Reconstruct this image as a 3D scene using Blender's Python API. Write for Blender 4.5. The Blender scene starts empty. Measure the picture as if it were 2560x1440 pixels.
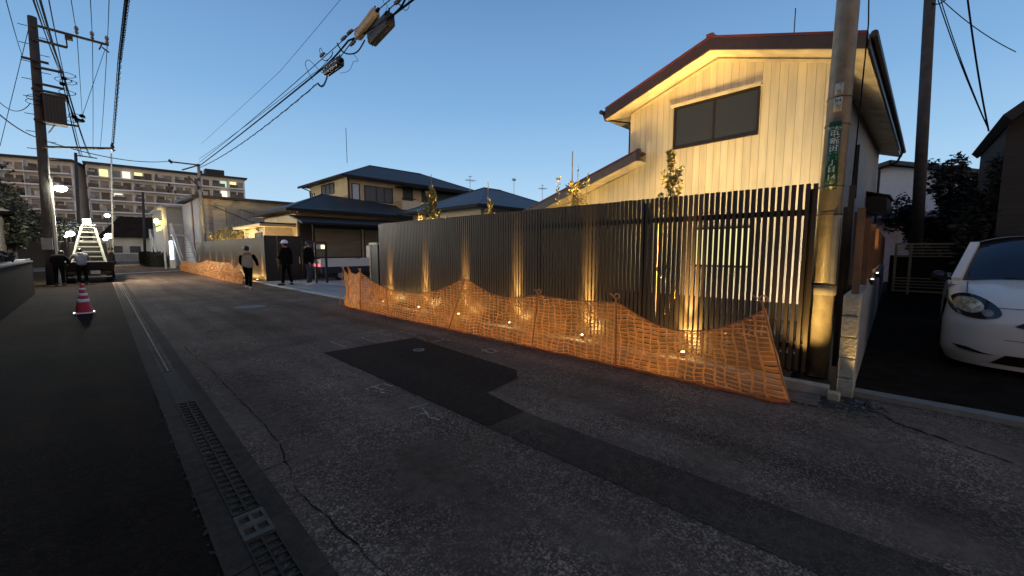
import bpy, bmesh, math, random
from mathutils import Vector, Matrix
random.seed(7)
R = math.radians
sc = bpy.context.scene
COL = sc.collection
# ------------------------------------------------------------------ camera
CAM_H = 1.5
PITCH = math.atan(93 / 1000.0)
YAW = math.atan(1055 * math.cos(PITCH) / 1000.0)
cd = bpy.data.cameras.new("camera")
cam = bpy.data.objects.new("camera", cd)
COL.objects.link(cam)
cam.location = (0, 0, CAM_H)
cam.rotation_euler = (math.pi / 2 - PITCH, 0, -YAW)
cd.sensor_width = 36
cd.lens = 36 * 1000 / 2560.0
cd.clip_end = 2000
cd.clip_start = 0.05
sc.camera = cam
# ------------------------------------------------------------------ sky and last daylight
sc.view_settings.view_transform = 'Standard'
sc.view_settings.look = 'None'
sc.view_settings.exposure = 0
sc.view_settings.gamma = 1
w = bpy.data.worlds.new("World")
sc.world = w
w.use_nodes = True
nt = w.node_tree
for n in list(nt.nodes): nt.nodes.remove(n)
out = nt.nodes.new('ShaderNodeOutputWorld')
bg = nt.nodes.new('ShaderNodeBackground')
tc = nt.nodes.new('ShaderNodeTexCoord')
sep = nt.nodes.new('ShaderNodeSeparateXYZ')
ramp = nt.nodes.new('ShaderNodeValToRGB')
nt.links.new(tc.outputs['Generated'], sep.inputs[0])
nt.links.new(sep.outputs['Z'], ramp.inputs[0])
SKY = [(0.0, (.60, .78, .92)), (.09, (.50, .73, .93)), (.20, (.345, .585, .86)), (.32, (.225, .445, .75)), (.57, (.110, .245, .495)), (1.0, (.04, .09, .20))]
e = ramp.color_ramp.elements
e[0].position = SKY[0][0]; e[0].color = SKY[0][1] + (1,)
e[1].position = 1.0; e[1].color = SKY[-1][1] + (1,)
for p, c in SKY[1:-1]:
    q = e.new(p); q.color = c + (1,)
# afterglow of the sunset low in the west, behind the camera
WEST = (-.75, -.66, 0)
dt = nt.nodes.new('ShaderNodeVectorMath'); dt.operation = 'DOT_PRODUCT'; dt.inputs[1].default_value = WEST
nt.links.new(tc.outputs['Generated'], dt.inputs[0])
m1 = nt.nodes.new('ShaderNodeMapRange'); m1.interpolation_type = 'SMOOTHSTEP'; m1.inputs[1].default_value = -.15; m1.inputs[2].default_value = .9
nt.links.new(dt.outputs['Value'], m1.inputs[0])
m2 = nt.nodes.new('ShaderNodeMapRange'); m2.inputs[1].default_value = .0; m2.inputs[2].default_value = .65; m2.inputs[3].default_value = 1; m2.inputs[4].default_value = 0
nt.links.new(sep.outputs['Z'], m2.inputs[0])
m3 = nt.nodes.new('ShaderNodeMath'); m3.operation = 'MULTIPLY'; nt.links.new(m1.outputs[0], m3.inputs[0]); nt.links.new(m2.outputs[0], m3.inputs[1])
gl = nt.nodes.new('ShaderNodeMixRGB'); gl.inputs[2].default_value = (1.45, .86, .38, 1)
nt.links.new(m3.outputs[0], gl.inputs[0]); nt.links.new(ramp.outputs[0], gl.inputs[1]); nt.links.new(gl.outputs[0], bg.inputs[0])
bg.inputs[1].default_value = 1.0
nt.links.new(bg.outputs[0], out.inputs[0])
sd = bpy.data.lights.new("dusk_sun", 'SUN'); sd.energy = 0.04; sd.angle = R(20); sd.color = (1, .8, .6)
so = bpy.data.objects.new("dusk_sun", sd); COL.objects.link(so); so.rotation_euler = (R(80), 0, R(200))

def lamp(kind, name, loc, energy, color, target=None, size=60, blend=.5, radius=.03):
    d = bpy.data.lights.new(name, kind); d.energy = energy; d.color = color
    d.shadow_soft_size = radius
    if kind == 'SPOT':
        d.spot_size = R(size); d.spot_blend = blend
    o = bpy.data.objects.new(name, d); COL.objects.link(o); o.location = loc
    if target is not None:
        o.rotation_euler = (Vector(target) - Vector(loc)).to_track_quat('-Z', 'Y').to_euler()
    return o

# ------------------------------------------------------------------ from a pixel of the survey photo to a real place
_f = Vector((math.sin(YAW) * math.cos(PITCH), math.cos(YAW) * math.cos(PITCH), -math.sin(PITCH)))
_r = Vector((math.cos(YAW), -math.sin(YAW), 0)); _u = _r.cross(_f); _C = Vector((0, 0, CAM_H))
def _ray(x, y): return _f * 1000 + _r * (x - 1280) - _u * (y - 720)
def G(x, y, z=0.0):
    d = _ray(x, y); return _C + d * ((z - CAM_H) / d.z)
def PX(x, y, X):
    d = _ray(x, y); return _C + d * (X / d.x)
def PY(x, y, Y):
    d = _ray(x, y); return _C + d * (Y / d.y)

# ------------------------------------------------------------------ materials
MATS = {}
def mat(name, col, rough=.6, metal=0, var=.15, scale=6, bump=0, bscale=40, spec=.5, emit=None, estr=0, coords='Object', detail=4):
    if name in MATS: return MATS[name]
    m = bpy.data.materials.new(name); m.use_nodes = True
    t = m.node_tree; b = t.nodes['Principled BSDF']
    b.inputs['Roughness'].default_value = rough; b.inputs['Metallic'].default_value = metal
    b.inputs['Specular IOR Level'].default_value = spec
    b.inputs['Base Color'].default_value = tuple(col) + (1,)
    co = t.nodes.new('ShaderNodeTexCoord')
    if var > 0:
        n = t.nodes.new('ShaderNodeTexNoise'); n.inputs['Scale'].default_value = scale; n.inputs['Detail'].default_value = detail
        t.links.new(co.outputs[coords], n.inputs['Vector'])
        mr = t.nodes.new('ShaderNodeMapRange'); mr.inputs[1].default_value = .3; mr.inputs[2].default_value = .7
        mr.inputs[3].default_value = 1 - var; mr.inputs[4].default_value = 1 + var
        t.links.new(n.outputs[0], mr.inputs[0])
        mx = t.nodes.new('ShaderNodeVectorMath'); mx.operation = 'SCALE'; mx.inputs[0].default_value = col
        t.links.new(mr.outputs[0], mx.inputs['Scale']); t.links.new(mx.outputs[0], b.inputs['Base Color'])
    if bump > 0:
        n2 = t.nodes.new('ShaderNodeTexNoise'); n2.inputs['Scale'].default_value = bscale; n2.inputs['Detail'].default_value = 5
        t.links.new(co.outputs[coords], n2.inputs['Vector'])
        bp = t.nodes.new('ShaderNodeBump'); bp.inputs['Strength'].default_value = bump; bp.inputs['Distance'].default_value = .02
        t.links.new(n2.outputs[0], bp.inputs['Height']); t.links.new(bp.outputs[0], b.inputs['Normal'])
    if emit:
        b.inputs['Emission Color'].default_value = tuple(emit) + (1,); b.inputs['Emission Strength'].default_value = estr
    MATS[name] = m
    return m

def asphalt(name, col, speck=.5, grain=140, bump=.6, patch=.25, tint=(1.0, 1.0, 1.0)):
    m = bpy.data.materials.new(name); m.use_nodes = True; t = m.node_tree; b = t.nodes['Principled BSDF']
    N = t.nodes.new; L = t.links.new
    b.inputs['Roughness'].default_value = .92; b.inputs['Specular IOR Level'].default_value = .025
    geo = N('ShaderNodeNewGeometry')
    vo = N('ShaderNodeTexVoronoi'); vo.inputs['Scale'].default_value = grain; L(geo.outputs['Position'], vo.inputs['Vector'])
    sc_ = N('ShaderNodeSeparateColor'); L(vo.outputs['Color'], sc_.inputs[0])
    pw = N('ShaderNodeMath'); pw.operation = 'POWER'; pw.inputs[1].default_value = 3.0; L(sc_.outputs[0], pw.inputs[0])
    a = N('ShaderNodeMapRange'); a.inputs[3].default_value = 1 - speck * .45; a.inputs[4].default_value = 1 + speck * 1.6; L(pw.outputs[0], a.inputs[0])
    n1 = N('ShaderNodeTexNoise'); n1.inputs['Scale'].default_value = .7; n1.inputs['Detail'].default_value = 6; n1.inputs['Roughness'].default_value = .62
    L(geo.outputs['Position'], n1.inputs['Vector'])
    c = N('ShaderNodeMapRange'); c.inputs[1].default_value = .35; c.inputs[2].default_value = .68; c.inputs[3].default_value = 1 - patch; c.inputs[4].default_value = 1 + patch; L(n1.outputs[0], c.inputs[0])
    n3 = N('ShaderNodeTexNoise'); n3.inputs['Scale'].default_value = 14; n3.inputs['Detail'].default_value = 5; L(geo.outputs['Position'], n3.inputs['Vector'])
    c3 = N('ShaderNodeMapRange'); c3.inputs[1].default_value = .3; c3.inputs[2].default_value = .7; c3.inputs[3].default_value = .82; c3.inputs[4].default_value = 1.2; L(n3.outputs[0], c3.inputs[0])
    # stone shows more where the binder has worn off; wheel tracks run along the street
    n5 = N('ShaderNodeTexNoise'); n5.inputs['Scale'].default_value = 1.6; n5.inputs['Detail'].default_value = 4; L(geo.outputs['Position'], n5.inputs['Vector'])
    wr = N('ShaderNodeMapRange'); wr.inputs[1].default_value = .36; wr.inputs[2].default_value = .64; wr.inputs[3].default_value = .12; wr.inputs[4].default_value = 1.0; L(n5.outputs[0], wr.inputs[0])
    am = N('ShaderNodeMath'); am.operation = 'SUBTRACT'; L(a.outputs[0], am.inputs[0]); am.inputs[1].default_value = 1.0
    am2 = N('ShaderNodeMath'); am2.operation = 'MULTIPLY_ADD'; L(am.outputs[0], am2.inputs[0]); L(wr.outputs[0], am2.inputs[1]); am2.inputs[2].default_value = 1.0
    mp = N('ShaderNodeMapping'); mp.inputs['Scale'].default_value = (1.5, .10, 1); L(geo.outputs['Position'], mp.inputs[0])
    n6 = N('ShaderNodeTexNoise'); n6.inputs['Scale'].default_value = 1.3; n6.inputs['Detail'].default_value = 5; L(mp.outputs[0], n6.inputs['Vector'])
    tk = N('ShaderNodeMapRange'); tk.inputs[1].default_value = .35; tk.inputs[2].default_value = .65; tk.inputs[3].default_value = 1 - patch * .9; tk.inputs[4].default_value = 1 + patch * .7; L(n6.outputs[0], tk.inputs[0])
    cm = N('ShaderNodeMath'); cm.operation = 'MULTIPLY'; L(c.outputs[0], cm.inputs[0]); L(tk.outputs[0], cm.inputs[1])
    mu = N('ShaderNodeMath'); mu.operation = 'MULTIPLY'; L(am2.outputs[0], mu.inputs[0]); L(cm.outputs[0], mu.inputs[1])
    mu2 = N('ShaderNodeMath'); mu2.operation = 'MULTIPLY'; L(mu.outputs[0], mu2.inputs[0]); L(c3.outputs[0], mu2.inputs[1])
    s = N('ShaderNodeVectorMath'); s.operation = 'SCALE'; s.inputs[0].default_value = col; L(mu2.outputs[0], s.inputs['Scale'])
    L(s.outputs[0], b.inputs['Base Color'])
    bp = N('ShaderNodeBump'); bp.inputs['Strength'].default_value = bump; bp.inputs['Distance'].default_value = .006
    L(vo.outputs['Distance'], bp.inputs['Height']); L(bp.outputs[0], b.inputs['Normal'])
    MATS[name] = m
    return m

def plank_mat(name, col, axis=1, pitch=.19, groove=.05, dirt=.25, gcol=.45):
    m = bpy.data.materials.new(name); m.use_nodes = True; t = m.node_tree; b = t.nodes['Principled BSDF']
    N = t.nodes.new; L = t.links.new
    b.inputs['Roughness'].default_value = .55
    co = N('ShaderNodeTexCoord'); sp = N('ShaderNodeSeparateXYZ'); L(co.outputs['Object'], sp.inputs[0])
    dv = N('ShaderNodeMath'); dv.operation = 'DIVIDE'; dv.inputs[1].default_value = pitch; L(sp.outputs[axis], dv.inputs[0])
    fr = N('ShaderNodeMath'); fr.operation = 'FRACT'; L(dv.outputs[0], fr.inputs[0])
    lt = N('ShaderNodeMath'); lt.operation = 'LESS_THAN'; lt.inputs[1].default_value = groove; L(fr.outputs[0], lt.inputs[0])
    fl = N('ShaderNodeMath'); fl.operation = 'FLOOR'; L(dv.outputs[0], fl.inputs[0])
    wn = N('ShaderNodeTexWhiteNoise'); wn.noise_dimensions = '1D'; L(fl.outputs[0], wn.inputs['W'])
    pv = N('ShaderNodeMapRange'); pv.inputs[3].default_value = .9; pv.inputs[4].default_value = 1.06; L(wn.outputs[0], pv.inputs[0])
    mp = N('ShaderNodeMapping'); mp.inputs['Scale'].default_value = (3, 3, .5) if axis != 2 else (.6, .6, 3); L(co.outputs['Object'], mp.inputs[0])
    n = N('ShaderNodeTexNoise'); n.inputs['Scale'].default_value = 2.2; n.inputs['Detail'].default_value = 6; L(mp.outputs[0], n.inputs['Vector'])
    nr = N('ShaderNodeMapRange'); nr.inputs[1].default_value = .35; nr.inputs[2].default_value = .65; nr.inputs[3].default_value = 1 - dirt; nr.inputs[4].default_value = 1.05; L(n.outputs[0], nr.inputs[0])
    gm = N('ShaderNodeMapRange'); gm.inputs[3].default_value = 1; gm.inputs[4].default_value = gcol; L(lt.outputs[0], gm.inputs[0])
    m1 = N('ShaderNodeMath'); m1.operation = 'MULTIPLY'; L(pv.outputs[0], m1.inputs[0]); L(nr.outputs[0], m1.inputs[1])
    m2 = N('ShaderNodeMath'); m2.operation = 'MULTIPLY'; L(m1.outputs[0], m2.inputs[0]); L(gm.outputs[0], m2.inputs[1])
    s = N('ShaderNodeVectorMath'); s.operation = 'SCALE'; s.inputs[0].default_value = col; L(m2.outputs[0], s.inputs['Scale'])
    L(s.outputs[0], b.inputs['Base Color'])
    bp = N('ShaderNodeBump'); bp.inputs['Strength'].default_value = .6; bp.inputs['Distance'].default_value = .008; bp.invert = True
    L(lt.outputs[0], bp.inputs['Height']); L(bp.outputs[0], b.inputs['Normal'])
    MATS[name] = m
    return m

def emit_mat(name, col, strength):
    m = bpy.data.materials.new(name); m.use_nodes = True; t = m.node_tree
    b = t.nodes['Principled BSDF']; b.inputs['Base Color'].default_value = (.8, .8, .8, 1)
    b.inputs['Emission Color'].default_value = tuple(col) + (1,); b.inputs['Emission Strength'].default_value = strength
    MATS[name] = m
    return m

# ------------------------------------------------------------------ mesh building
class MB:
    def __init__(s): s.v = []; s.f = []; s.uv = None
    def add(s, vs, fs):
        k = len(s.v); s.v += [tuple(p) for p in vs]; s.f += [tuple(i + k for i in f) for f in fs]; return s
    def box(s, x0, x1, y0, y1, z0, z1):
        return s.add([(x0, y0, z0), (x1, y0, z0), (x1, y1, z0), (x0, y1, z0), (x0, y0, z1), (x1, y0, z1), (x1, y1, z1), (x0, y1, z1)],
                     [(0, 3, 2, 1), (4, 5, 6, 7), (0, 1, 5, 4), (1, 2, 6, 5), (2, 3, 7, 6), (3, 0, 4, 7)])
    def quad(s, a, b, c, d): return s.add([a, b, c, d], [(0, 1, 2, 3)])
    def tri(s, a, b, c): return s.add([a, b, c], [(0, 1, 2)])
    def slab(s, pts, t):                      # polygon thickened along its normal (t downwards)
        n = Vector((0, 0, 0)); P = [Vector(p) for p in pts]
        for i in range(len(P)): n += P[i].cross(P[(i + 1) % len(P)])
        n.normalize(); Q = [p - n * t for p in P]; k = len(P)
        fs = [tuple(range(k)), tuple(range(2 * k - 1, k - 1, -1))]
        for i in range(k):
            j = (i + 1) % k; fs.append((i, k + i, k + j, j))
        return s.add(P + Q, fs)
    def tube(s, pts, r, n=6, cap=True):
        P = [Vector(p) for p in pts]; rr = r if isinstance(r, (list, tuple)) else [r] * len(P)
        vs = []; fs = []; prev = None
        for i, p in enumerate(P):
            d = (P[min(i + 1, len(P) - 1)] - P[max(i - 1, 0)]).normalized()
            if prev is None:
                a = Vector((0, 0, 1)) if abs(d.z) < .9 else Vector((1, 0, 0)); x = d.cross(a).normalized()
            else:
                x = (prev - d * prev.dot(d)).normalized()
            prev = x; y = d.cross(x)
            for k in range(n):
                an = 2 * math.pi * k / n; vs.append(p + (x * math.cos(an) + y * math.sin(an)) * rr[i])
        for i in range(len(P) - 1):
            for k in range(n):
                a = i * n + k; b = i * n + (k + 1) % n; fs.append((a, b, b + n, a + n))
        if cap: fs += [tuple(range(n - 1, -1, -1)), tuple(range((len(P) - 1) * n, len(P) * n))]
        return s.add(vs, fs)
    def bar(s, a, b, w, h):                   # rectangular bar between two points
        a = Vector(a); b = Vector(b); d = (b - a).normalized()
        up = Vector((0, 0, 1)) if abs(d.z) < .95 else Vector((0, 1, 0))
        x = d.cross(up).normalized() * w / 2; y = x.normalized().cross(d) * h / 2
        vs = [a - x - y, a + x - y, a + x + y, a - x + y, b - x - y, b + x - y, b + x + y, b - x + y]
        return s.add(vs, [(0, 1, 2, 3), (7, 6, 5, 4), (0, 4, 5, 1), (1, 5, 6, 2), (2, 6, 7, 3), (3, 7, 4, 0)])
    def ell(s, c, rx, ry, rz, n=12, m=8, rot=None):
        vs = []; fs = []
        for i in range(m + 1):
            t = math.pi * i / m
            for k in range(n):
                a = 2 * math.pi * k / n
                p = Vector((rx * math.sin(t) * math.cos(a), ry * math.sin(t) * math.sin(a), rz * math.cos(t)))
                if rot: p = rot @ p
                vs.append(p + Vector(c))
        for i in range(m):
            for k in range(n):
                a = i * n + k; b = i * n + (k + 1) % n; fs.append((a, a + n, b + n, b))
        return s.add(vs, fs)
    def lathe(s, c, prof, n=24):
        vs = []; fs = []
        for (r, z) in prof:
            for k in range(n):
                a = 2 * math.pi * k / n; vs.append((c[0] + r * math.cos(a), c[1] + r * math.sin(a), c[2] + z))
        for i in range(len(prof) - 1):
            for k in range(n):
                a = i * n + k; b = i * n + (k + 1) % n; fs.append((a, b, b + n, a + n))
        fs += [tuple(range(n - 1, -1, -1)), tuple(range((len(prof) - 1) * n, len(prof) * n))]
        return s.add(vs, fs)

def rootloc(p):
    while p.parent: p = p.parent
    return p.location
def mesh_obj(name, mb, m, parent=None, smooth=False, local=False, label=None, bevel=0):
    me = bpy.data.meshes.new(name)
    off = Vector((0, 0, 0)) if (parent is None or local) else rootloc(parent).copy()
    me.from_pydata([tuple(Vector(v) - off) for v in mb.v], [], mb.f); me.update()
    if m:
        for q in (m if isinstance(m, (list, tuple)) else [m]): me.materials.append(q)
    if smooth:
        me.polygons.foreach_set('use_smooth', [True] * len(me.polygons))
    o = bpy.data.objects.new(name, me); COL.objects.link(o)
    if parent: o.parent = parent
    if label: o['label'] = label
    if bevel:
        b = o.modifiers.new('bevel', 'BEVEL'); b.width = bevel; b.segments = 2; b.limit_method = 'ANGLE'
    return o
def thing(name, label, cat, loc=(0, 0, 0), group=None, rz=0):
    o = bpy.data.objects.new(name, None); COL.objects.link(o); o.location = loc; o.rotation_euler = (0, 0, rz)
    o.empty_display_size = .2
    o['label'] = label; o['category'] = cat
    if group: o['group'] = group
    return o
def tag(o, label, cat, group=None, kind=None):
    o['label'] = label; o['category'] = cat
    if group: o['group'] = group
    if kind: o['kind'] = kind
    return o
def struct(name, mb, m, smooth=False):
    o = mesh_obj(name, mb, m, smooth=smooth); o['kind'] = 'structure'; return o
def copy_tree(o, parent=None):
    c = o.copy(); COL.objects.link(c)
    if parent: c.parent = parent
    for ch in list(o.children): copy_tree(ch, c)
    return c

# ------------------------------------------------------------------ shared materials
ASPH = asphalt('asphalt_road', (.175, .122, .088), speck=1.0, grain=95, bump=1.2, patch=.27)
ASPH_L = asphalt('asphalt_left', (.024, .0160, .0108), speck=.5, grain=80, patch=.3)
ASPH_P = asphalt('asphalt_patch', (.048, .034, .026), speck=.25, grain=170, bump=.3, patch=.12)
ASPH_T = asphalt('asphalt_trench', (.090, .064, .047), speck=.6, grain=120, bump=.6, patch=.2)
ASPH_R = asphalt('asphalt_lot', (.046, .032, .023), speck=.5, grain=120, patch=.25)
CONC_D = asphalt('concrete_gutter', (.080, .058, .043), speck=.3, grain=160, bump=.3, patch=.22)
CONC = mat('concrete', (.36, .35, .33), .8, var=.18, scale=5, bump=.4, bscale=60)
CONC_L = asphalt('concrete_drive', (.34, .33, .32), speck=.12, grain=120, bump=.25, patch=.15)
BROWN = mat('fence_brown', (.052, .038, .026), .42, metal=.25, var=.1, scale=2, spec=.5)
DBROWN = mat('dark_bronze', (.020, .017, .016), .42, metal=.2, var=.1)
BLACK = mat('black_paint', (.010, .010, .011), .5, var=.1)
RUBBER = mat('rubber', (.012, .012, .012), .8, var=.1)
STEEL = mat('galvanised', (.35, .36, .37), .45, metal=.6, var=.15, scale=15)
WHITE = mat('white_paint', (.75, .75, .73), .45, var=.06)
GLASSD = mat('dark_glass', (.010, .012, .014), .12, var=0, spec=.6)
CABLE = mat('cable', (.005, .005, .006), .9, var=0, spec=.05)
ORANGE = mat('orange_plastic', (.55, .16, .04), .45, var=.12, scale=12)
DARKWOOD = mat('dark_wood', (.03, .022, .017), .7, var=.3, scale=8)
SOIL = mat('soil', (.035, .028, .022), .95, var=.4, scale=12, bump=1, bscale=50, coords='Object')
FOLD = None
WARM = (1.0, .62, .20)
# ================================================================== GROUND
def sheet(name, pts, m, z):
    b = MB(); b.add([(p[0], p[1], z) for p in pts], [tuple(range(len(pts)))]); return struct(name, b, m)
sheet('ground', [(-400, -60), (500, -60), (500, 600), (-400, 600)], mat('far_ground', (.05, .048, .045), .9, var=.3, scale=.05), -.03)
sheet('road', [(.3, -8), (5.42, -8), (5.42, 24), (5.3, 38), (6.5, 60), (7.5, 80), (-1.5, 80), (-.6, 45), (.3, 32)], ASPH, 0)
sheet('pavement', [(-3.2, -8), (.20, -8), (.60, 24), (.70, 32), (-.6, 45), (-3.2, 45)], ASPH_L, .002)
sheet('gutter_strip', [(.33, -3), (.475, -3), (.475, 26), (.33, 26)], CONC_D, .010)
sheet('gutter_strip', [(.655, -3), (.79, -3), (.80, 26), (.655, 26)], CONC_D, .010)
# asphalt patches in the road
sheet('road_patch', [(2.27, 6.01), (3.76, 5.92), (3.61, 3.37), (3.39, 3.13), (2.8, 3.03), (2.70, 2.41), (2.24, 2.42)], ASPH_P, .004)
sheet('road_trench', [(2.24, 2.42), (2.70, 2.41), (2.66, -7.9), (2.22, -7.9)], ASPH_T, .004)
# faint sealed crack lines and joints
b = MB()
def crack(b, pts, w, z=.006, jit=.012, n=14):
    P = [Vector((p[0], p[1], 0)) for p in pts]; L = []
    for a, c in zip(P, P[1:]):
        for i in range(n): L.append(a.lerp(c, i / n) + Vector((random.uniform(-jit, jit), random.uniform(-jit, jit), 0)))
    L.append(P[-1])
    for a, c in zip(L, L[1:]):
        d = (c - a).normalized(); q = Vector((-d.y, d.x, 0)) * w * random.uniform(.1, .45)
        b.quad((a - q) + Vector((0, 0, z)), (c - q) + Vector((0, 0, z)), (c + q) + Vector((0, 0, z)), (a + q) + Vector((0, 0, z)))
crack(b, [(.92, 8.5), (.95, 5.2), (.93, 3.5), (.80, 2.6), (.87, 1.2), (.95, -.5)], .010)
crack(b, [(.10, 8), (.28, 5.6)], .012)
crack(b, [(.66, 3.02), (.95, 3.06)], .012, jit=.004); crack(b, [(.33, 3.0), (.475, 3.02)], .012, z=.013, jit=.003)
crack(b, [(.33, 5.5), (.475, 5.52)], .014, z=.013, jit=.003); crack(b, [(.33, 4.55), (.475, 4.57)], .01, z=.013, jit=.003); crack(b, [(.33, 2.1), (.475, 2.12)], .01, z=.013, jit=.003)
crack(b, [(5.2, .15), (4.75, -.1), (4.4, -.7)], .03, jit=.02)
struct('road_cracks', b, mat('crack', (.016, .012, .010), .9, spec=.02, var=0))
# dirt that sits along the edge of the concrete strip
b = MB()
for i in range(170):
    y = random.uniform(-1.5, 5.5); x = .33 + random.gauss(-.012, .012); r = random.uniform(.004, .013)
    b.ell((x, y, .006), r, r * random.uniform(1, 2.2), r * .5, 5, 3)
o = mesh_obj('gutter_dirt', b, mat('dirt', (.03, .027, .022), .95, var=.4, scale=30)); o['kind'] = 'stuff'; o['label'] = 'dark dirt and grit gathered along the concrete gutter edge'; o['category'] = 'dirt'
# drain channel with grates
b = MB()
b.quad((.475, -3, -.02), (.655, -3, -.02), (.655, 26, -.02), (.475, 26, -.02))
struct('drain_bed', b, mat('drain_black', (.004, .004, .004), .9, var=0))
GR = mat('grate_steel', (.060, .048, .036), .8, metal=0, spec=.05, var=.25, scale=20)
def grate(y0, y1, cell, wide, label):
    b = MB()
    for x in (.480, .648): b.box(x - .005, x + .005, y0, y1, 0, .018)
    b.box(.559, .571, y0, y1, 0, .016)
    n = int((y1 - y0) / cell)
    for i in range(n + 1):
        y = y0 + (y1 - y0) * i / n; b.box(.480, .648, y - .006, y + .006, .001, .0145)
    t = mesh_obj('drain_grate', b, GR); tag(t, label, 'drain grate', 'grates of the roadside drain'); return t
grate(-1.0, .30, .065, .016, 'steel drain grate nearest the bottom edge of the photo'); grate(.30, 1.30, .065, .016, 'steel drain grate second from the bottom of the photo')
grate(1.32, 2.30, .065, .016, 'steel drain grate just below the pale slotted concrete lid')
b = MB()
for (a0, a1) in ((2.32, 2.50), (2.50, 2.68)):
    pass
LID = mat('pale_lid', (.13, .11, .085), .9, spec=.05, var=.2, scale=20)
b.box(.475, .655, 2.32, 2.36, 0, .016); b.box(.475, .655, 2.43, 2.48, 0, .016); b.box(.475, .655, 2.55, 2.58, 0, .016)
for x0, x1 in ((.475, .495), (.555, .575), (.635, .655)): b.box(x0, x1, 2.36, 2.43, 0, .0155); b.box(x0, x1, 2.48, 2.55, 0, .0155)
t = mesh_obj('slotted_slab', b, LID); tag(t, 'pale concrete drain lid with rectangular slots between two steel grates', 'drain lid')
grate(2.60, 3.55, .075, .018, 'steel drain grate just above the pale slotted concrete lid'); grate(3.57, 4.95, .085, .018, 'steel drain grate in the middle of the run, below the double concrete lid')
b = MB(); b.box(.475, .655, 4.97, 6.4, -.01, .012)
for i in range(9):
    y = 5.1 + i * .14
    for x in (.50, .58): b.box(x, x + .055, y, y + .028, .0121, .0135)
t = thing('slotted_slab', 'grey concrete drain lid with small paired slots beyond the grates', 'drain lid', (.565, 5.6, 0))
o = MB(); o.box(.475, .655, 4.97, 6.4, -.01, .012); mesh_obj('lid', o, mat('lid_grey', (.07, .058, .047), .9, spec=.05, var=.2, scale=20), t)
for i in range(9):
    y = 5.1 + i * .14
    for x in (.50, .58): o = MB(); o.box(x, x + .05, y, y + .03, .0122, .0135); mesh_obj('slot', o, MATS['drain_black'] if 'drain_black' in MATS else BLACK, t)
b = MB(); b.box(.52, .60, 6.42, 25.5, -.01, .014)
struct('drain_cover', b, mat('cover_grey', (.05, .042, .035), .9, spec=.05, var=.2, scale=6))
b = MB(); b.box(.548, .566, 6.42, 25.5, .0142, .019); struct('drain_rail', b, mat('rail', (.24, .20, .155), .8, metal=0, spec=.05, var=.3, scale=3))
# the strip and drain run slightly askew to the plots
for o in list(COL.objects):
    if o.type == 'MESH' and o.name.split('.')[0] in ('gutter_strip', 'drain_bed', 'drain_grate', 'slotted_slab', 'lid', 'slot', 'drain_cover', 'drain_rail', 'gutter_dirt'):
        off_ = rootloc(o) if o.parent else Vector((0, 0, 0))
        for v in o.data.vertices:
            p = v.co + off_; v.co.x = (p.x - .565) * .80 + .485 + .014 * p.y - off_.x
# manholes
def manhole(x, y, r, label, m, ring=.02):
    t = thing('manhole_cover', label, 'manhole cover', (x, y, 0))
    b = MB(); b.lathe((x, y, .002), [(r, 0), (r, .008), (r - ring, .008)], 32); mesh_obj('rim', b, m, t)
    b = MB(); b.lathe((x, y, .002), [(r - ring - .006, 0), (r - ring - .006, .010)], 32)
    for i in range(-3, 4):
        for j in range(-3, 4):
            q = r * .22
            if math.hypot(i * q, j * q) < r - ring - q: b.box(x + i * q - q * .3, x + i * q + q * .3, y + j * q - q * .3, y + j * q + q * .3, .012, .015)
    mesh_obj('lid', b, mat('iron', (.10, .10, .105), .5, metal=.4, var=.2, scale=20), t)
manhole(2.86, 12.36, .36, 'round iron manhole cover in the middle of the road', mat('ring_grey', (.12, .12, .12), .7))
manhole(3.33, 5.12, .085, 'small round valve cover in the dark asphalt patch', mat('ring_pale', (.28, .27, .25), .7), .012)
# chalk and paint marks of the surveyors
CH = mat('chalk', (.40, .36, .30), .9, var=.5, scale=25, coords='Object')
def marks(segs, label, wdt=.014):
    b = MB()
    for s in segs:
        P = [G(x, y, 0) for x, y in s]; Q = []
        for a, c in zip(P, P[1:]):
            n = max(2, int((c - a).length / .05))
            for i in range(n): Q.append(a.lerp(c, i / n) + Vector((random.uniform(-.006, .006), random.uniform(-.006, .006), 0)))
        Q.append(P[-1])
        for a, c in zip(Q, Q[1:]):
            if random.random() < .14: continue
            d = (c - a).normalized(); q = Vector((-d.y, d.x, 0)) * wdt * random.uniform(.3, .7); z = Vector((0, 0, .008))
            b.quad(a - q + z, c - q + z, c + q + z, a + q + z)
    o = mesh_obj('road_marking', b, CH); o['kind'] = 'structure'; o['label'] = label; return o
marks([[(826, 854), (862, 869)], [(868, 839), (930, 831), (958, 836)], [(895, 846), (938, 839)], [(914, 849), (943, 857), (975, 852)], [(926, 828), (968, 825)], [(950, 836), (1012, 845)], [(962, 838), (1002, 829), (1040, 838)], [(905, 843), (912, 850)]], 'chalk letters and lines above the asphalt patch')
marks([[(1078, 856), (1118, 849)], [(1090, 842), (1124, 852)], [(1047, 842), (1062, 851)]], 'chalk tee mark by the far corner of the patch', .018)
marks([[(1200, 872), (1225, 884), (1254, 877)], [(1204, 880), (1228, 872), (1240, 879)]], 'small chalk arrow mark near the orange netting', .018)
marks([[(913, 974), (958, 961), (982, 967)], [(913, 974), (962, 984)], [(930, 967), (958, 976)]], 'chalk square mark left of the patch', .016)
marks([[(1008, 1027), (1070, 1010)], [(1058, 1022), (1072, 1045), (1100, 1052)], [(1040, 1040), (1062, 1035)]], 'chalk stroke below the patch', .014)
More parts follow.
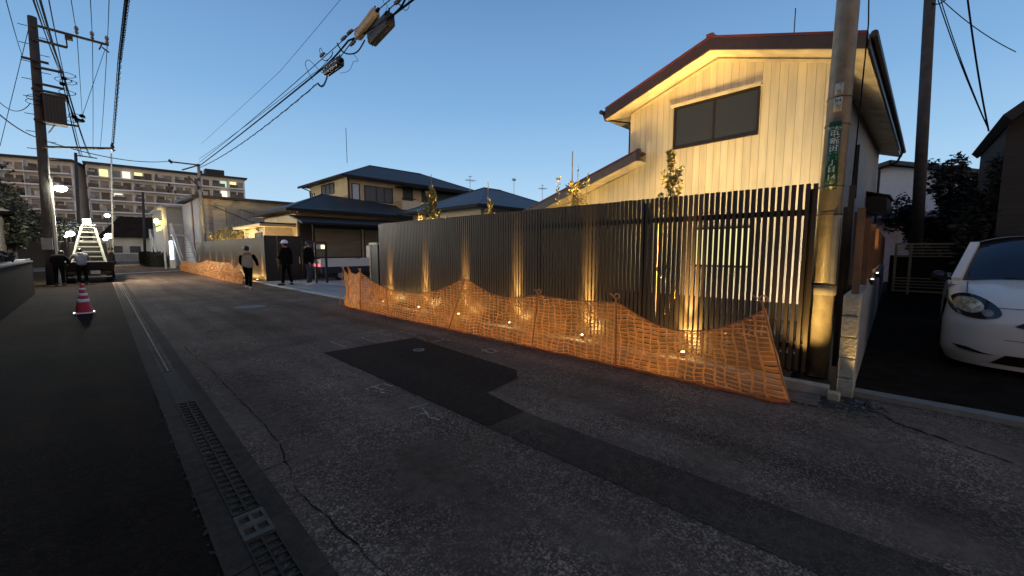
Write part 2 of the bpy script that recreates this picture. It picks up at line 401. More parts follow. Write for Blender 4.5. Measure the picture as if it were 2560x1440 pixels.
# white line across the street further on
o = MB(); o.quad((.75, 21.5, .006), (3.6, 20.5, .006), (3.6, 20.65, .006), (.75, 21.7, .006)); struct('road_line', o, mat('worn_line', (.12, .12, .12), .8, var=.4, scale=3))
o = MB(); o.quad((1.0, 36.5, .006), (4.6, 39.0, .006), (4.6, 39.5, .006), (1.0, 37.0, .006)); struct('road_line', o, mat('white_line', (.55, .55, .52), .8, var=.25, scale=3))
# drive of the big house, border, garden soil, lots
sheet('driveway', [(5.42, 10.9), (7.0, 10.9), (7.0, 21.95), (5.42, 21.95)], CONC_L, .03)
sheet('driveway', [(7.0, 10.9), (24, 10.9), (24, 21.95), (7.0, 21.95)], CONC_L, .034)
o = MB(); o.box(5.30, 5.42, 10.4, 24.0, -.01, .045); struct('kerb', o, mat('kerb_white', (.45, .45, .43), .8, var=.15))
sheet('garden_ground', [(5.5, .8), (24, .8), (24, 10.9), (5.5, 10.9)], SOIL, .03)
sheet('garden_ground', [(5.5, 21.95), (24, 21.95), (24, 39.5), (5.5, 39.5)], SOIL, .03)
sheet('verge', [(4.72, .45), (5.5, .45), (5.5, 10.9), (4.62, 10.9)], mat('sand', (.17, .13, .09), .95, var=.35, scale=9, bump=1, bscale=70), .012)
o = MB(); o.box(5.12, 5.26, .40, 10.6, 0, .10); struct('kerb', o, mat('kerb_stone', (.33, .31, .25), .85, var=.2, scale=8, bump=.5))
o = MB(); o.add([(5.36, .25, .05), (5.52, .25, .05), (5.62, -8, .05), (5.46, -8, .05), (5.36, .25, -.02), (5.46, -8, -.02)], [(0, 3, 2, 1), (0, 4, 5, 3)]); struct('kerb', o, mat('kerb_pale', (.22, .205, .17), .8, var=.15, scale=10, bump=.3))
sheet('car_lot', [(5.5, -12), (40, -12), (40, .26), (5.5, .26)], mat('lot_ground', (.022, .016, .011), .95, spec=.03, var=.35, scale=4, bump=.8, bscale=50), .045)
sheet('road', [(5.42, -8), (5.6, -8), (5.42, .2)], ASPH, .001)
# rubble by the block wall
b = MB(); 
for i in range(190):
    u, v = random.random(), random.random()
    p = Vector((4.70 + u * .50, .62 - v * .62 - u * .1, .004)); r = random.uniform(.003, .014) * (1.6 if random.random() < .12 else 1)
    rot = Matrix.Rotation(random.uniform(0, 6.28), 3, 'Z')
    b.ell(p + Vector((0, 0, r * .3)), r * random.uniform(.8, 1.6), r, r * .6, 6, 4, rot)
o = mesh_obj('rubble', b, mat('rubble', (.13, .115, .09), .9, var=.6, scale=18)); tag(o, 'broken stones scattered before the block wall', 'rubble', kind='stuff')
sheet('soil_strip', [(4.72, .6), (5.25, .5), (5.3, .1), (4.95, .02), (4.8, .3)], SOIL, .006)
b = MB(); b.box(5.02, 5.13, .30, .40, .0, .085); o = mesh_obj('broken_block', b, mat('block_yellow', (.42, .38, .24), .85, var=.25, scale=18, bump=.6), bevel=.012)
tag(o, 'small broken piece of pale block lying beside the wall end', 'concrete block'); o.rotation_euler = (0, 0, 0)

# ================================================================== SLAT FENCES
FX = 5.8
def slat_fence(label, y0, y1, ztop, pitch=.0695, wd=.040, dp=.050, z0=.06, rails=(.35, 1.95), seglen=2.0):
    t = thing('slat_fence', label, 'fence', (FX, (y0 + y1) / 2, 0), 'brown slat fences of the big house')
    n = int((y1 - y0) / pitch); per = int(seglen / pitch); k = 0
    while k < n:
        b = MB()
        for i in range(k, min(n, k + per)):
            y = y0 + i * pitch; dz = random.uniform(-.004, .004)
            b.box(FX - dp / 2, FX + dp / 2, y, y + wd, z0, ztop + dz)
        mesh_obj('slat_panel', b, BROWN, t); k += per
    for z in rails:
        b = MB(); b.box(FX + dp / 2, FX + dp / 2 + .04, y0, y1, z - .035, z + .035); mesh_obj('rail', b, DBROWN, t)
    y = y0 + .05
    while y < y1:
        b = MB(); b.box(FX + dp / 2 + .04, FX + dp / 2 + .10, y, y + .06, 0, ztop - .05); mesh_obj('post', b, DBROWN, t); y += 2.0
    return t
slat_fence('long fence of upright brown slats in front of the cream gabled house', .68, 10.88, 2.27)
slat_fence('far fence of upright brown slats beyond the driveway', 21.95, 40.2, 2.16, pitch=.11, wd=.07)
# low base wall under the right end and small white pegs
b = MB(); b.box(5.95, 6.07, .8, 10.8, 0, .22); o = mesh_obj('footing_wall', b, CONC); tag(o, 'low concrete footing just behind the long brown slat fence', 'wall')
# return wall at the driveway: tall dark panels
t = thing('gate_wing', 'tall black panel wall returning from the far slat fence at the driveway', 'gate', (6.6, 22, 0))
for x0, x1, z1 in ((5.78, 6.33, 2.24), (6.35, 7.45, 2.24), (7.47, 8.12, 2.02)):
    b = MB(); b.box(x0, x1, 21.90, 21.96, .03, z1); mesh_obj('panel', b, DBROWN, t)
b = MB(); b.box(7.30, 7.335, 21.86, 21.895, .85, 1.2); mesh_obj('handle', b, mat('chrome', (.6, .6, .6), .3, metal=.8), t)
# gate post pair with lit plate
t = thing('gate_post', 'black door frame with small lit plate at the top', 'gate post', (7.35, 19.1, 0))
for p0, p1 in ((7.08, 7.16), (7.44, 7.52)):
    yy = 19.25 if p0 < 7.2 else 18.95
    b = MB(); b.box(p0, p1, yy - .05, yy + .05, .03, 1.86); mesh_obj('jamb', b, DBROWN, t)
b = MB(); b.bar((7.12, 19.25, 1.88), (7.48, 18.95, 1.88), .10, .07); mesh_obj('lintel', b, DBROWN, t)
b = MB(); b.bar((7.16, 19.2, 1.68), (7.44, 18.98, 1.68), .05, .20); mesh_obj('backing', b, mat('plate_grey', (.35, .36, .36), .5), t)
b = MB(); b.bar((7.31, 19.03, 1.68), (7.42, 18.94, 1.68), .05, .17); mesh_obj('lit_plate', b, emit_mat('plate_glow', (1, .98, .55), 1.8), t)
# gate pillar at the left end of the long fence
t = thing('gate_pillar', 'dark gate pillar with pale metal cap at the near fence end', 'pillar', (5.95, 11.35, 0))
b = MB(); b.box(5.90, 6.3, 11.14, 11.56, .03, 1.68); mesh_obj('pillar', b, DBROWN, t)
b = MB(); b.box(5.86, 6.34, 11.10, 11.60, 1.68, 1.745); mesh_obj('cap', b, mat('cap_metal', (.55, .55, .38), .4, var=.1), t)
b = MB(); b.box(5.878, 5.90, 11.58, 11.61, .03, 1.68); mesh_obj('edge_trim', b, mat('trim_metal', (.4, .4, .34), .4), t)

# ================================================================== GROUND UPLIGHTS
LENS = emit_mat('warm_lens', (1.0, .72, .30), 14)
LSP = []; WARM2 = (1.0, .60, .17)
def uplight(x, y, label, group, energy=70, tgt=None, size=46, z=.03, spill=24, rad=.028):
    t = thing('ground_light', label, 'ground light', (x, y, z), group)
    b = MB(); b.lathe((x, y, z), [(.036, 0), (.040, .05), (.040, .075), (.032, .078)], 14); mesh_obj('housing', b, BLACK, t)
    b = MB(); b.lathe((x, y, z + .079), [(rad, 0), (rad * .8, .010)], 14); mesh_obj('lens', b, LENS, t)
    if tgt: lamp('SPOT', 'ground_light_beam', (x, y, z + .10), energy, WARM, tgt, size, .7, .02)
    else:
        lamp('SPOT', 'ground_light_wash', (x + .03, y, z + .09), energy * 3.4, WARM2, (FX - .03, y + .01, z + .38), 56, .9, .015)
        lamp('SPOT', 'ground_light_beam', (x + .03, y, z + .09), energy * 17, WARM2, (FX - .03, y + .01, z + .85), 21, .9, .012)
        lamp('SPOT', 'ground_light_beam', (x + .03, y, z + .09), energy * 5, WARM2, (FX - .03, y + .01, z + 1.45), 11, 1.0, .010)
    if spill:
        lamp('POINT', 'ground_light_spill', (x, y, z + .14), spill, WARM, None, radius=.04)
    return t
for i, y in enumerate((2.02, 3.68, 5.33, 6.91, 8.47, 10.2)):
    uplight(5.54, y, ['ground light nearest the utility pole, before the long slat fence', 'second ground light from the utility pole behind the netting',
        'third ground light from the utility pole behind the netting', 'fourth ground light from the utility pole behind the netting',
        'fifth ground light from the utility pole behind the netting', 'ground light at the driveway end of the long slat fence'][i], 'ground lights along the long fence', energy=(85, 75, 75, 75, 75, 60)[i])
ords = ['first', 'second', 'third', 'fourth', 'fifth', 'sixth', 'seventh', 'eighth', 'ninth']
for i in range(9):
    y = 22.35 + i * 2.05
    uplight(5.52, y, 'ground light at the far slat fence, %s from the driveway' % ords[i], 'ground lights along the far fence', energy=70, spill=12, size=50)

# ================================================================== ORANGE SAFETY NETTING
def net_mat(name, col, open_=.30, rows=.055, cols=.115, slit=.30):
    m = bpy.data.materials.new(name); m.use_nodes = True; t = m.node_tree
    for n in list(t.nodes): t.nodes.remove(n)
    N = t.nodes.new; L = t.links.new
    out = N('ShaderNodeOutputMaterial'); tr = N('ShaderNodeBsdfTransparent'); df = N('ShaderNodeBsdfDiffuse'); tl = N('ShaderNodeBsdfTranslucent')
    ad = N('ShaderNodeMixShader'); ad.inputs[0].default_value = .55; L(df.outputs[0], ad.inputs[1]); L(tl.outputs[0], ad.inputs[2])
    uv = N('ShaderNodeUVMap'); sp = N('ShaderNodeSeparateXYZ')
    wz = N('ShaderNodeTexNoise'); wz.inputs['Scale'].default_value = 3.0; L(uv.outputs[0], wz.inputs['Vector'])
    wo = N('ShaderNodeVectorMath'); wo.operation = 'SCALE'; wo.inputs['Scale'].default_value = .13; L(wz.outputs['Color'], wo.inputs[0])
    wa = N('ShaderNodeVectorMath'); wa.operation = 'ADD'; L(uv.outputs[0], wa.inputs[0]); L(wo.outputs[0], wa.inputs[1]); L(wa.outputs[0], sp.inputs[0])
    def frac(src, d, off=0.):
        a = N('ShaderNodeMath'); a.operation = 'DIVIDE'; a.inputs[1].default_value = d; L(src, a.inputs[0])
        f = N('ShaderNodeMath'); f.operation = 'FRACT'; L(a.outputs[0], f.inputs[0]); return f.outputs[0]
    def lt(src, v):
        a = N('ShaderNodeMath'); a.operation = 'LESS_THAN'; a.inputs[1].default_value = v; L(src, a.inputs[0]); return a.outputs[0]
    def mul(a_, b_):
        a = N('ShaderNodeMath'); a.operation = 'MULTIPLY'
        for i, q in enumerate((a_, b_)):
            if isinstance(q, float): a.inputs[i].default_value = q
            else: L(q, a.inputs[i])
        return a.outputs[0]
    fu = frac(sp.outputs[0], cols); fv = frac(sp.outputs[1], rows)
    s1 = mul(lt(fu, .78), lt(fv, slit))                     # open slits
    fine0 = mul(mul(lt(fu, .80), lt(fv, .74)), open_)       # thin weave between the bands
    fz = N('ShaderNodeTexNoise'); fz.inputs['Scale'].default_value = 1.1; fz.inputs['Detail'].default_value = 3; L(uv.outputs[0], fz.inputs['Vector'])
    fm_ = N('ShaderNodeMapRange'); fm_.inputs[1].default_value = .38; fm_.inputs[2].default_value = .60; fm_.inputs[3].default_value = .35; fm_.inputs[4].default_value = 1.25; L(fz.outputs[0], fm_.inputs[0])
    fine = mul(fine0, fm_.outputs[0])
    nz = N('ShaderNodeTexNoise'); nz.inputs['Scale'].default_value = 1.7; L(uv.outputs[0], nz.inputs['Vector'])
    nm = N('ShaderNodeMapRange'); nm.inputs[1].default_value = .42; nm.inputs[2].default_value = .5; L(nz.outputs[0], nm.inputs[0])
    sl = mul(mul(s1, nm.outputs[0]), .9)
    mx = N('ShaderNodeMath'); mx.operation = 'MAXIMUM'; L(sl, mx.inputs[0]); L(fine, mx.inputs[1])
    cn = N('ShaderNodeTexNoise'); cn.inputs['Scale'].default_value = 9; cn.inputs['Detail'].default_value = 6; L(uv.outputs[0], cn.inputs['Vector'])
    cr = N('ShaderNodeMapRange'); cr.inputs[1].default_value = .3; cr.inputs[2].default_value = .7; cr.inputs[3].default_value = .7; cr.inputs[4].default_value = 1.2; L(cn.outputs[0], cr.inputs[0])
    cc = N('ShaderNodeVectorMath'); cc.operation = 'SCALE'; cc.inputs[0].default_value = col; L(cr.outputs[0], cc.inputs['Scale'])
    L(cc.outputs[0], df.inputs[0]); L(cc.outputs[0], tl.inputs[0])
    fin = N('ShaderNodeMixShader'); L(mx.outputs[0], fin.inputs[0]); L(ad.outputs[0], fin.inputs[1]); L(tr.outputs[0], fin.inputs[2]); L(fin.outputs[0], out.inputs[0])
    MATS[name] = m; return m
NET = net_mat('orange_net', (.74, .37, .16), open_=.52, slit=.20, rows=.046, cols=.098)
NET2 = net_mat('orange_net_folded', (.84, .48, .24), open_=.25, slit=.04)
def lerp_tab(tab, x):
    for (a, b) in zip(tab, tab[1:]):
        if a[0] <= x <= b[0]:
            k = (x - a[0]) / (b[0] - a[0]); return [a[i] + (b[i] - a[i]) * k for i in range(1, len(a))]
    return list(tab[0][1:]) if x < tab[0][0] else list(tab[-1][1:])
def nz(x, s=0):
    return (math.sin(x * 3.1 + s) + math.sin(x * 7.3 + 1.3 * s) * .6 + math.sin(x * 17.7 + 2.1 * s) * .35) / 1.95
def net(name, label, top, bot, m, group, folds=.03, ny=220, nv=26, bulge=.06):
    """top, bot: lists of (s, X, Y, Z) along the run"""
    me = bpy.data.meshes.new(name); vs = []; fs = []; uvs = []
    for i in range(ny + 1):
        s = top[0][0] + (top[-1][0] - top[0][0]) * i / ny
        T = Vector(lerp_tab(top, s)); B = Vector(lerp_tab(bot, s)); hgt = (T - B).length
        for j in range(nv + 1):
            v = j / nv; p = B.lerp(T, v)
            edge = math.sin(math.pi * min(1, v * 1.15)) if v < .87 else max(0, (1 - v) / .13) * .4
            p.x += folds * nz(s * 2.2 + v * 1.6, 1.0) * edge - bulge * math.exp(-((v - .12) / .14) ** 2) * (.6 + .4 * nz(s * 1.3, 4))
            p.x += folds * .45 * nz(s * 6 - v * 3, 2.0) * edge
            p.z += .012 * nz(s * 5, 3) * (1 if j == 0 else .3)
            p.z = max(p.z, .012)
            vs.append(p); uvs.append((s, v * hgt * .92 + .0 * s))
    for i in range(ny):
        for j in range(nv):
            a = i * (nv + 1) + j; fs.append((a, a + nv + 1, a + nv + 2, a + 1))
    o0 = (top[0][1], (top[0][2] + top[-1][2]) / 2, 0)
    t = thing(name, label, 'safety netting', o0, group)
    off = Vector(o0)
    me.from_pydata([tuple(v - off) for v in vs], [], fs); me.update()
    l = me.uv_layers.new(name='UVMap')
    for poly in me.polygons:
        for li in poly.loop_indices: l.data[li].uv = uvs[me.loops[li].vertex_index]
    me.polygons.foreach_set('use_smooth', [True] * len(me.polygons)); me.materials.append(m)
    o = bpy.data.objects.new('mesh_sheet', me); COL.objects.link(o); o.parent = t
    # folded hem at the ground and rope along the top
    b = MB(); P = [Vector(lerp_tab(top, top[0][0] + (top[-1][0] - top[0][0]) * i / 90)) for i in range(91)]; b.tube(P, .007, 5); mesh_obj('top_rope', b, ORANGE, t)
    b = MB(); Q = []
    for i in range(121):
        s = top[0][0] + (top[-1][0] - top[0][0]) * i / 120; p = Vector(lerp_tab(bot, s)); p.z = .022 + .008 * nz(s * 8); p.x += -.05 + .02 * nz(s * 4, 5); Q.append(p)
    b.tube(Q, [.018 + .008 * nz(i * .4) for i in range(121)], 6); mesh_obj('hem', b, mat('net_hem', (.50, .13, .04), .8, var=.3, scale=15), t)
    return t
# the top edge, read at the plane of the netting, in metres along the street
def edge(pix, X): 
    r = []
    for x, y in pix:
        p = PX(x, y, X); r.append((p.y, X, p.y, p.z))
    return sorted(r)
NX = 4.62
topn = edge([(900, 680), (930, 703), (965, 722), (1000, 730), (1045, 734), (1090, 728), (1130, 712), (1158, 697), (1166, 697), (1190, 713), (1225, 733), (1265, 744), (1300, 745), (1345, 737),
             (1390, 745), (1440, 751), (1490, 754), (1538, 755), (1548, 757), (1590, 785), (1640, 812), (1690, 826), (1740, 828), (1800, 820), (1850, 803), (1888, 787), (1910, 775)], NX)
botn = [(t_[0], 4.62, t_[0], .015) for t_ in topn]
topn = [(t_[0], 4.62 + (.10 if t_[0] < .95 else 0), t_[2], t_[3]) for t_ in topn]
# the near end leans: top at the last pole, bottom a little nearer
botn[0] = (botn[0][0], 4.68, .66, .015); botn = [(q[0], q[1], q[2] if k == 0 else q[2] - .22 * math.exp(-(q[0] - botn[0][0]) / .5), q[3]) for k, q in enumerate(botn)]
net('safety_netting', 'orange mesh netting strung on poles along the long slat fence', topn, botn, NET, 'orange nettings beside the road')
# folded end at the driveway
topw = edge([(900, 680), (893, 688), (880, 690), (872, 686), (868, 674)], 4.62)
topw = [(9.6, 4.62, 9.6, 1.0), (9.9, 4.63, 9.9, .90), (10.2, 4.65, 10.2, .93), (10.32, 4.65, 10.32, 1.05)]
net('safety_netting', 'bunched end of orange netting between the last two poles by the driveway', topw, [(a, 4.60, c - .05, .015) for a, _, c, _ in topw], NET2, 'orange nettings beside the road', folds=.05, ny=40)
topw = [(0, 4.65, 10.32, 1.04), (.3, 4.72, 10.5, .80), (.6, 4.85, 10.85, .82), (.9, 4.90, 11.2, .98)]
net('safety_netting', 'crumpled orange netting hanging from the pole at the driveway corner', topw, [(0, 4.62, 10.30, .015), (.3, 4.62, 10.45, .015), (.6, 4.68, 10.65, .015), (.9, 4.74, 10.8, .015)], NET2, 'orange nettings beside the road', folds=.06, ny=40)
tl = edge([(452, 653), (480, 655), (500, 657), (516, 650), (545, 656), (575, 657), (588, 672), (598, 655), (603, 663)], 4.62)
net('safety_netting', 'orange netting sheet in front of the far slat fence', tl, [(q[0], 4.62, q[2], .015) for q in tl], NET2, 'orange nettings beside the road', folds=.22, ny=200, bulge=.05)
STK = mat('stake_orange', (.62, .24, .07), .4, var=.15, scale=10)
def stake(top, bot, label, loop=True):
    t = thing('netting_pole', label, 'netting pole', (bot[0], bot[1], 0), 'orange poles that carry the netting')
    b = MB(); b.tube([bot, top], .011, 8); mesh_obj('rod', b, STK, t)
    if loop:
        b = MB(); c = Vector(top) + Vector((-.012, -.015, .022)); r = .034
        P = [c + Vector((.35 * r * math.sin(a), -r * math.cos(a), r * math.sin(a))) for a in [(-1.4 + k * .42) for k in range(15)]]
        P += [c + Vector((0, .06, .008)), c + Vector((0, .10, .03))]
        b.tube(P, .009, 6); mesh_obj('loop_hook', b, STK, t)
    return t
for (yt, zt, yb, lab) in ((.93, 1.0, .66, 'leaning orange netting pole at the near end of the netting'), (2.54, .90, 2.50, 'upright orange netting pole in front of the second ground light'), (3.83, .87, 3.93, 'orange netting pole midway along the long fence'),
                          (5.55, 1.0, 6.0, 'tilted orange netting pole at the highest peak of the netting'), (8.35, .66, 8.2, 'short orange netting pole where the netting sags near the driveway'), (9.6, 1.01, 9.56, 'orange netting pole with loop near the driveway'),
                          (10.32, 1.06, 10.25, 'orange netting pole second from the driveway corner'), (11.2, 1.0, 10.8, 'last orange netting pole at the driveway corner')):
    xx = 4.60 if yt < 10 else (4.63 if yt < 11 else 4.88)
    stake((xx, yt, zt), (4.56 if yt > 1 else 4.66, yb, .01), lab)
for yt, lab in ((36.4, 'farthest netting pole in front of the far fence'), (28.2, 'middle netting pole in front of the far fence'), (20.6, 'nearest netting pole in front of the far fence')):
    stake((4.60, yt if yt > 21 else 22.2, 1.02), (4.60, yt if yt > 21 else 22.1, .01), lab)

# ================================================================== YOUNG TREES BEHIND THE FENCES
def leaf_mat(name, col):
    m = bpy.data.materials.new(name); m.use_nodes = True; t = m.node_tree; N = t.nodes.new; L = t.links.new
    b = t.nodes['Principled BSDF']; b.inputs['Roughness'].default_value = .45
    g = N('ShaderNodeNewGeometry'); n = N('ShaderNodeTexNoise'); n.inputs['Scale'].default_value = 25; L(g.outputs['Position'], n.inputs['Vector'])
    r_ = N('ShaderNodeMapRange'); r_.inputs[1].default_value = .3; r_.inputs[2].default_value = .7; r_.inputs[3].default_value = .5; r_.inputs[4].default_value = 1.3; L(n.outputs[0], r_.inputs[0])
    s = N('ShaderNodeVectorMath'); s.operation = 'SCALE'; s.inputs[0].default_value = col; L(r_.outputs[0], s.inputs['Scale']); L(s.outputs[0], b.inputs['Base Color'])
    tl = N('ShaderNodeBsdfTranslucent'); L(s.outputs[0], tl.inputs[0]); mx = N('ShaderNodeMixShader'); mx.inputs[0].default_value = .38
    L(b.outputs[0], mx.inputs[1]); L(tl.outputs[0], mx.inputs[2]); L(mx.outputs[0], t.nodes['Material Output'].inputs[0]); return m
LEAF = leaf_mat('olive_leaf', (.40, .35, .14))
BARK = mat('bark', (.14, .11, .08), .85, var=.3, scale=20)
BAMB = mat('bamboo', (.32, .23, .13), .55, var=.2, scale=10)
def sapling(x, y, h, spread, n, label, z_lo=.35, group='young olive trees behind the fences', seed=1, shape=None, leaf=.066, forks=None):
    random.seed(seed)
    t = thing('olive_tree', label, 'tree', (x, y, 0), group)
    b = MB(); P = []
    for i in range(9): k = i / 8; P.append((x + .04 * math.sin(k * 5 + seed), y + .05 * math.sin(k * 4 + seed), k * h * .93))
    b.tube(P, [.022 * (1 - .8 * i / 8) for i in range(9)], 6)
    tips = []
    for i in range(34):
        k = random.uniform(.12, .93) if i % 2 else random.uniform(.58, .95); z0 = k * h; a = random.uniform(0, 6.28)
        w_ = spread * (shape(k) if shape else (1 - k) ** .6) * random.uniform(.5, 1); up = random.uniform(.15, .4)
        q = Vector((x, y, z0)); e_ = q + Vector((math.cos(a) * w_, math.sin(a) * w_, up)); mid = q.lerp(e_, .5) + Vector((0, 0, -.03))
        if e_.z > h: e_.z = h
        b.tube([q, mid, e_], [.007, .005, .002], 4); tips.append((q, mid, e_))
    for yo, zt in (forks or []):
        q = Vector((x, y, h * .62)); e_ = Vector((x, y + yo, zt)); mid = Vector((x, y + yo * .8, h * .68)); b.tube([q, mid, e_], [.010, .008, .003], 4)
        for _ in range(3): tips.append((q, mid, e_))
    tips.append((Vector((x, y, h * .45)), Vector((x, y, h * .75)), Vector((x, y, h)))); tips.append(tips[-1]); tips.append(tips[-1])
    mesh_obj('trunk', b, BARK, t)
    b = MB()
    for _ in range(n):
        q, mid, e_ = random.choice(tips); k = random.uniform(.15, 1); p = (q.lerp(mid, k * 2) if k < .5 else mid.lerp(e_, k * 2 - 1))
        d = Vector((random.gauss(0, 1), random.gauss(0, 1), random.gauss(.7, .7))).normalized()
        sd_ = d.cross(Vector((random.gauss(0, 1), random.gauss(0, 1), random.gauss(0, 1)))).normalized()
        L_ = leaf * random.uniform(.7, 1.5); W_ = L_ * .26; nn = sd_.cross(d) * L_ * .12
        p = p + d * .01
        b.add([p, p + d * L_ * .5 + sd_ * W_ + nn, p + d * L_, p + d * L_ * .5 - sd_ * W_ + nn], [(0, 1, 2), (0, 2, 3)])
    mesh_obj('crown', b, LEAF, t)
    return t
def prop(x, y, h, label):
    b = MB(); b.tube([(x, y, 0), (x + .02, y, h)], [.014, .010], 7); o = mesh_obj('support_stake', b, BAMB); tag(o, label, 'stake', 'bamboo stakes tied to the young trees')
sapling(6.75, 2.78, 3.12, .26, 1900, 'olive sapling nearest the utility pole, tallest above the fence top', seed=3, leaf=.052, shape=lambda k: .9 if k < .84 else .15)
sapling(6.75, 4.72, 2.85, .30, 750, 'olive sapling with forked top beside the lean-to roof', seed=5, forks=[(-.32, 3.0), (.40, 3.02), (-.1, 3.2)], shape=lambda k: .8)
sapling(6.75, 7.15, 2.72, .20, 420, 'small olive sapling before the blue hipped roof', seed=8, shape=lambda k: .9 if k < .85 else .3)
sapling(6.75, 9.55, 3.28, .45, 2600, 'bright leafy olive sapling at the driveway end of the fence', seed=9, leaf=.085, shape=lambda k: 1.0 if k < .78 else .3)
prop(6.70, 4.74, 3.46, 'bamboo stake rising above the forked olive sapling'); prop(6.70, 7.19, 3.15, 'bamboo stake rising above the small olive sapling'); prop(6.70, 9.58 - .06, 3.64, 'bamboo stake rising beside the bright leafy olive sapling')
lamp('SPOT', 'sapling_wash', (6.12, 2.25, .12), 900, WARM, (6.75, 2.80, 1.1), 75, .9, .03)
prop(6.70, 2.95, 2.0, 'bamboo stake hidden behind slats by the tallest sapling')
for i, (y, h, s) in enumerate(((37.6, 3.1, 11), (33.8, 3.0, 12), (30.6, 3.1, 13), (27.6, 2.9, 14), (25.5, 2.75, 15))):
    sapling(6.8, y, h, .75, 520, ['golden lit sapling farthest along the far fence', 'second golden sapling from the end of the far fence', 'middle golden sapling over the far fence', 'fourth golden sapling over the far fence', 'sapling over the far fence nearest the porch'][i], seed=s, leaf=.13, shape=lambda k: .9)
GL = 'garden spotlights among the young trees'
for i, (y, e_) in enumerate(((2.78, 120), (4.72, 70), (7.15, 60), (9.55, 130))):
    uplight(6.22, y - .45, 'small spotlight behind the fence at the foot of %s' % ['the tallest sapling', 'the forked sapling', 'the small sapling', 'the bright leafy sapling'][i], GL, energy=e_ * 34, tgt=(7.0, y + .1, 2.4), size=42, spill=0)
for i, y in enumerate((37.5, 33.7, 30.5, 27.5)):
    uplight(6.15, y - .8, 'garden spotlight behind the far fence, %s from its far end' % ords[i], GL, energy=1500, tgt=(6.75, y - .1, 2.6), size=60, spill=0)
# ================================================================== CREAM GABLED HOUSE
CREAM = plank_mat('cream_boards', (.70, .60, .40), axis=1, pitch=.155, groove=.05, dirt=.13, gcol=.5)
CREAM2 = mat('cream_soffit', (.66, .56, .38), .6, var=.22, scale=3)
SIDEW = mat('grey_stucco', (.36, .35, .33), .85, var=.12, scale=4, bump=.2, bscale=80)
FASC = mat('brown_fascia', (.022, .011, .008), .35, var=.3, scale=10)
REDM = mat('red_roof_metal', (.085, .016, .010), .4, metal=.1, var=.2, scale=5)
FRAMEB = mat('brown_frame', (.028, .018, .013), .4, metal=.3, var=.05)
h = thing('gabled_house', 'two-storey cream boarded house with red edged roof behind the long slat fence', 'house', (9.5, .57, 0), rz=R(-2.5))
def hp(name, b, m, parent=h, **k): return mesh_obj(name, b, m, parent, **k)
XW, XV, XB = 10.0, 9.5, 21.2
YL, YA, YR = 5.85, 3.21, .57; ZL, ZA, ZR = 5.30, 6.17, 5.29
WL, WR = 5.36, 1.13
def zroof(y): return ZA - (y - YA) * (ZA - ZL) / (YL - YA) if y > YA else ZA - (YA - y) * (ZA - ZR) / (YA - YR)
# the wall left edge in the picture is at 4.97 for x=10 (1578 px)
WL = 5.36
b = MB(); zf = .40
pts = [(WR, zf), (WL, zf), (WL, zroof(WL) - .34), (YA, zroof(YA) - .34), (WR, zroof(WR) - .34)]
k = len(pts)
b.add([(XW, y, z) for y, z in pts] + [(XW + .18, y, z) for y, z in pts], [tuple(range(k)), tuple(range(2 * k - 1, k - 1, -1))] + [(i, (i + 1) % k, k + (i + 1) % k, k + i) for i in range(k)])
hp('front_wall', b, CREAM)
b = MB(); b.box(XW + .02, XB - .6, WR + .0, WR + .15, zf, zroof(WR) - .3); b.box(XW + .02, XB - .6, WL - .15, WL - .004, zf, zroof(WL) - .3); hp('side_wall', b, SIDEW)
b = MB(); b.box(XW + .05, XB - .6, WR + .05, WL + 3.3, 0, zf); hp('foundation', b, mat('dark_footing', (.04, .038, .035), .9, var=.2))
# roof slopes with thickness, fascia boards, soffits
for y0, z0, y1, z1 in ((YL, ZL, YA, ZA), (YR, ZR, YA, ZA)):
    b = MB(); pts = [(XV, y0, z0), (XB, y0, z0), (XB, y1, z1), (XV, y1, z1)]
    if y0 < y1: pts = pts[::-1]
    pts = [(x, y, z) for x, y, z in pts]
    b.slab(pts[::-1] if (Vector(pts[1]) - Vector(pts[0])).cross(Vector(pts[2]) - Vector(pts[1])).z < 0 else pts, .05); hp('roof', b, REDM)
    b = MB()   # bargeboard following the verge
    a = Vector((XV + .012, y0, z0 - .055)); c = Vector((XV + .012, y1, z1 - .055)); H = .235
    b.add([a, c, c - Vector((0, 0, H)), a - Vector((0, 0, H)), a + Vector((.04, 0, 0)), c + Vector((.04, 0, 0)), c + Vector((.04, 0, -H)), a + Vector((.04, 0, -H))],
          [(0, 1, 2, 3), (7, 6, 5, 4), (0, 4, 5, 1), (3, 2, 6, 7), (0, 3, 7, 4), (1, 5, 6, 2)]); hp('bargeboard', b, FASC)
    b = MB(); q = .30
    pts = [(XV + .055, y0, z0 - q), (XB, y0, z0 - q), (XB, y1, z1 - q), (XV + .055, y1, z1 - q)]
    b.add(pts + [(x, y, z + .03) for x, y, z in pts], [(0, 1, 2, 3), (7, 6, 5, 4), (0, 4, 5, 1), (1, 5, 6, 2), (2, 6, 7, 3), (3, 7, 4, 0)]); hp('soffit', b, CREAM2 if y0 > y1 else CREAM2)
    b = MB(); yy = y0 + (.012 if y0 > YA else -.012); b.box(XV + .06, XB, min(yy, yy + (.03 if y0 > YA else -.03)), max(yy, yy + (.03 if y0 > YA else -.03)), z0 - .29, z0 - .055); hp('eave_board', b, FASC)
    b = MB(); g = .055; yc = y0 + (.09 if y0 > YA else -.09); b.tube([(XV - .05, yc, z0 - .10), (XB, yc, z0 - .12)], g, 8); hp('gutter', b, BLACK)
b = MB(); b.box(XV - .02, XB, YA - .07, YA + .07, ZA - .02, ZA + .035); hp('ridge_cap', b, REDM)
b = MB(); b.box(XW - .03, XW, WR, WL, 0, 0.001) if False else None
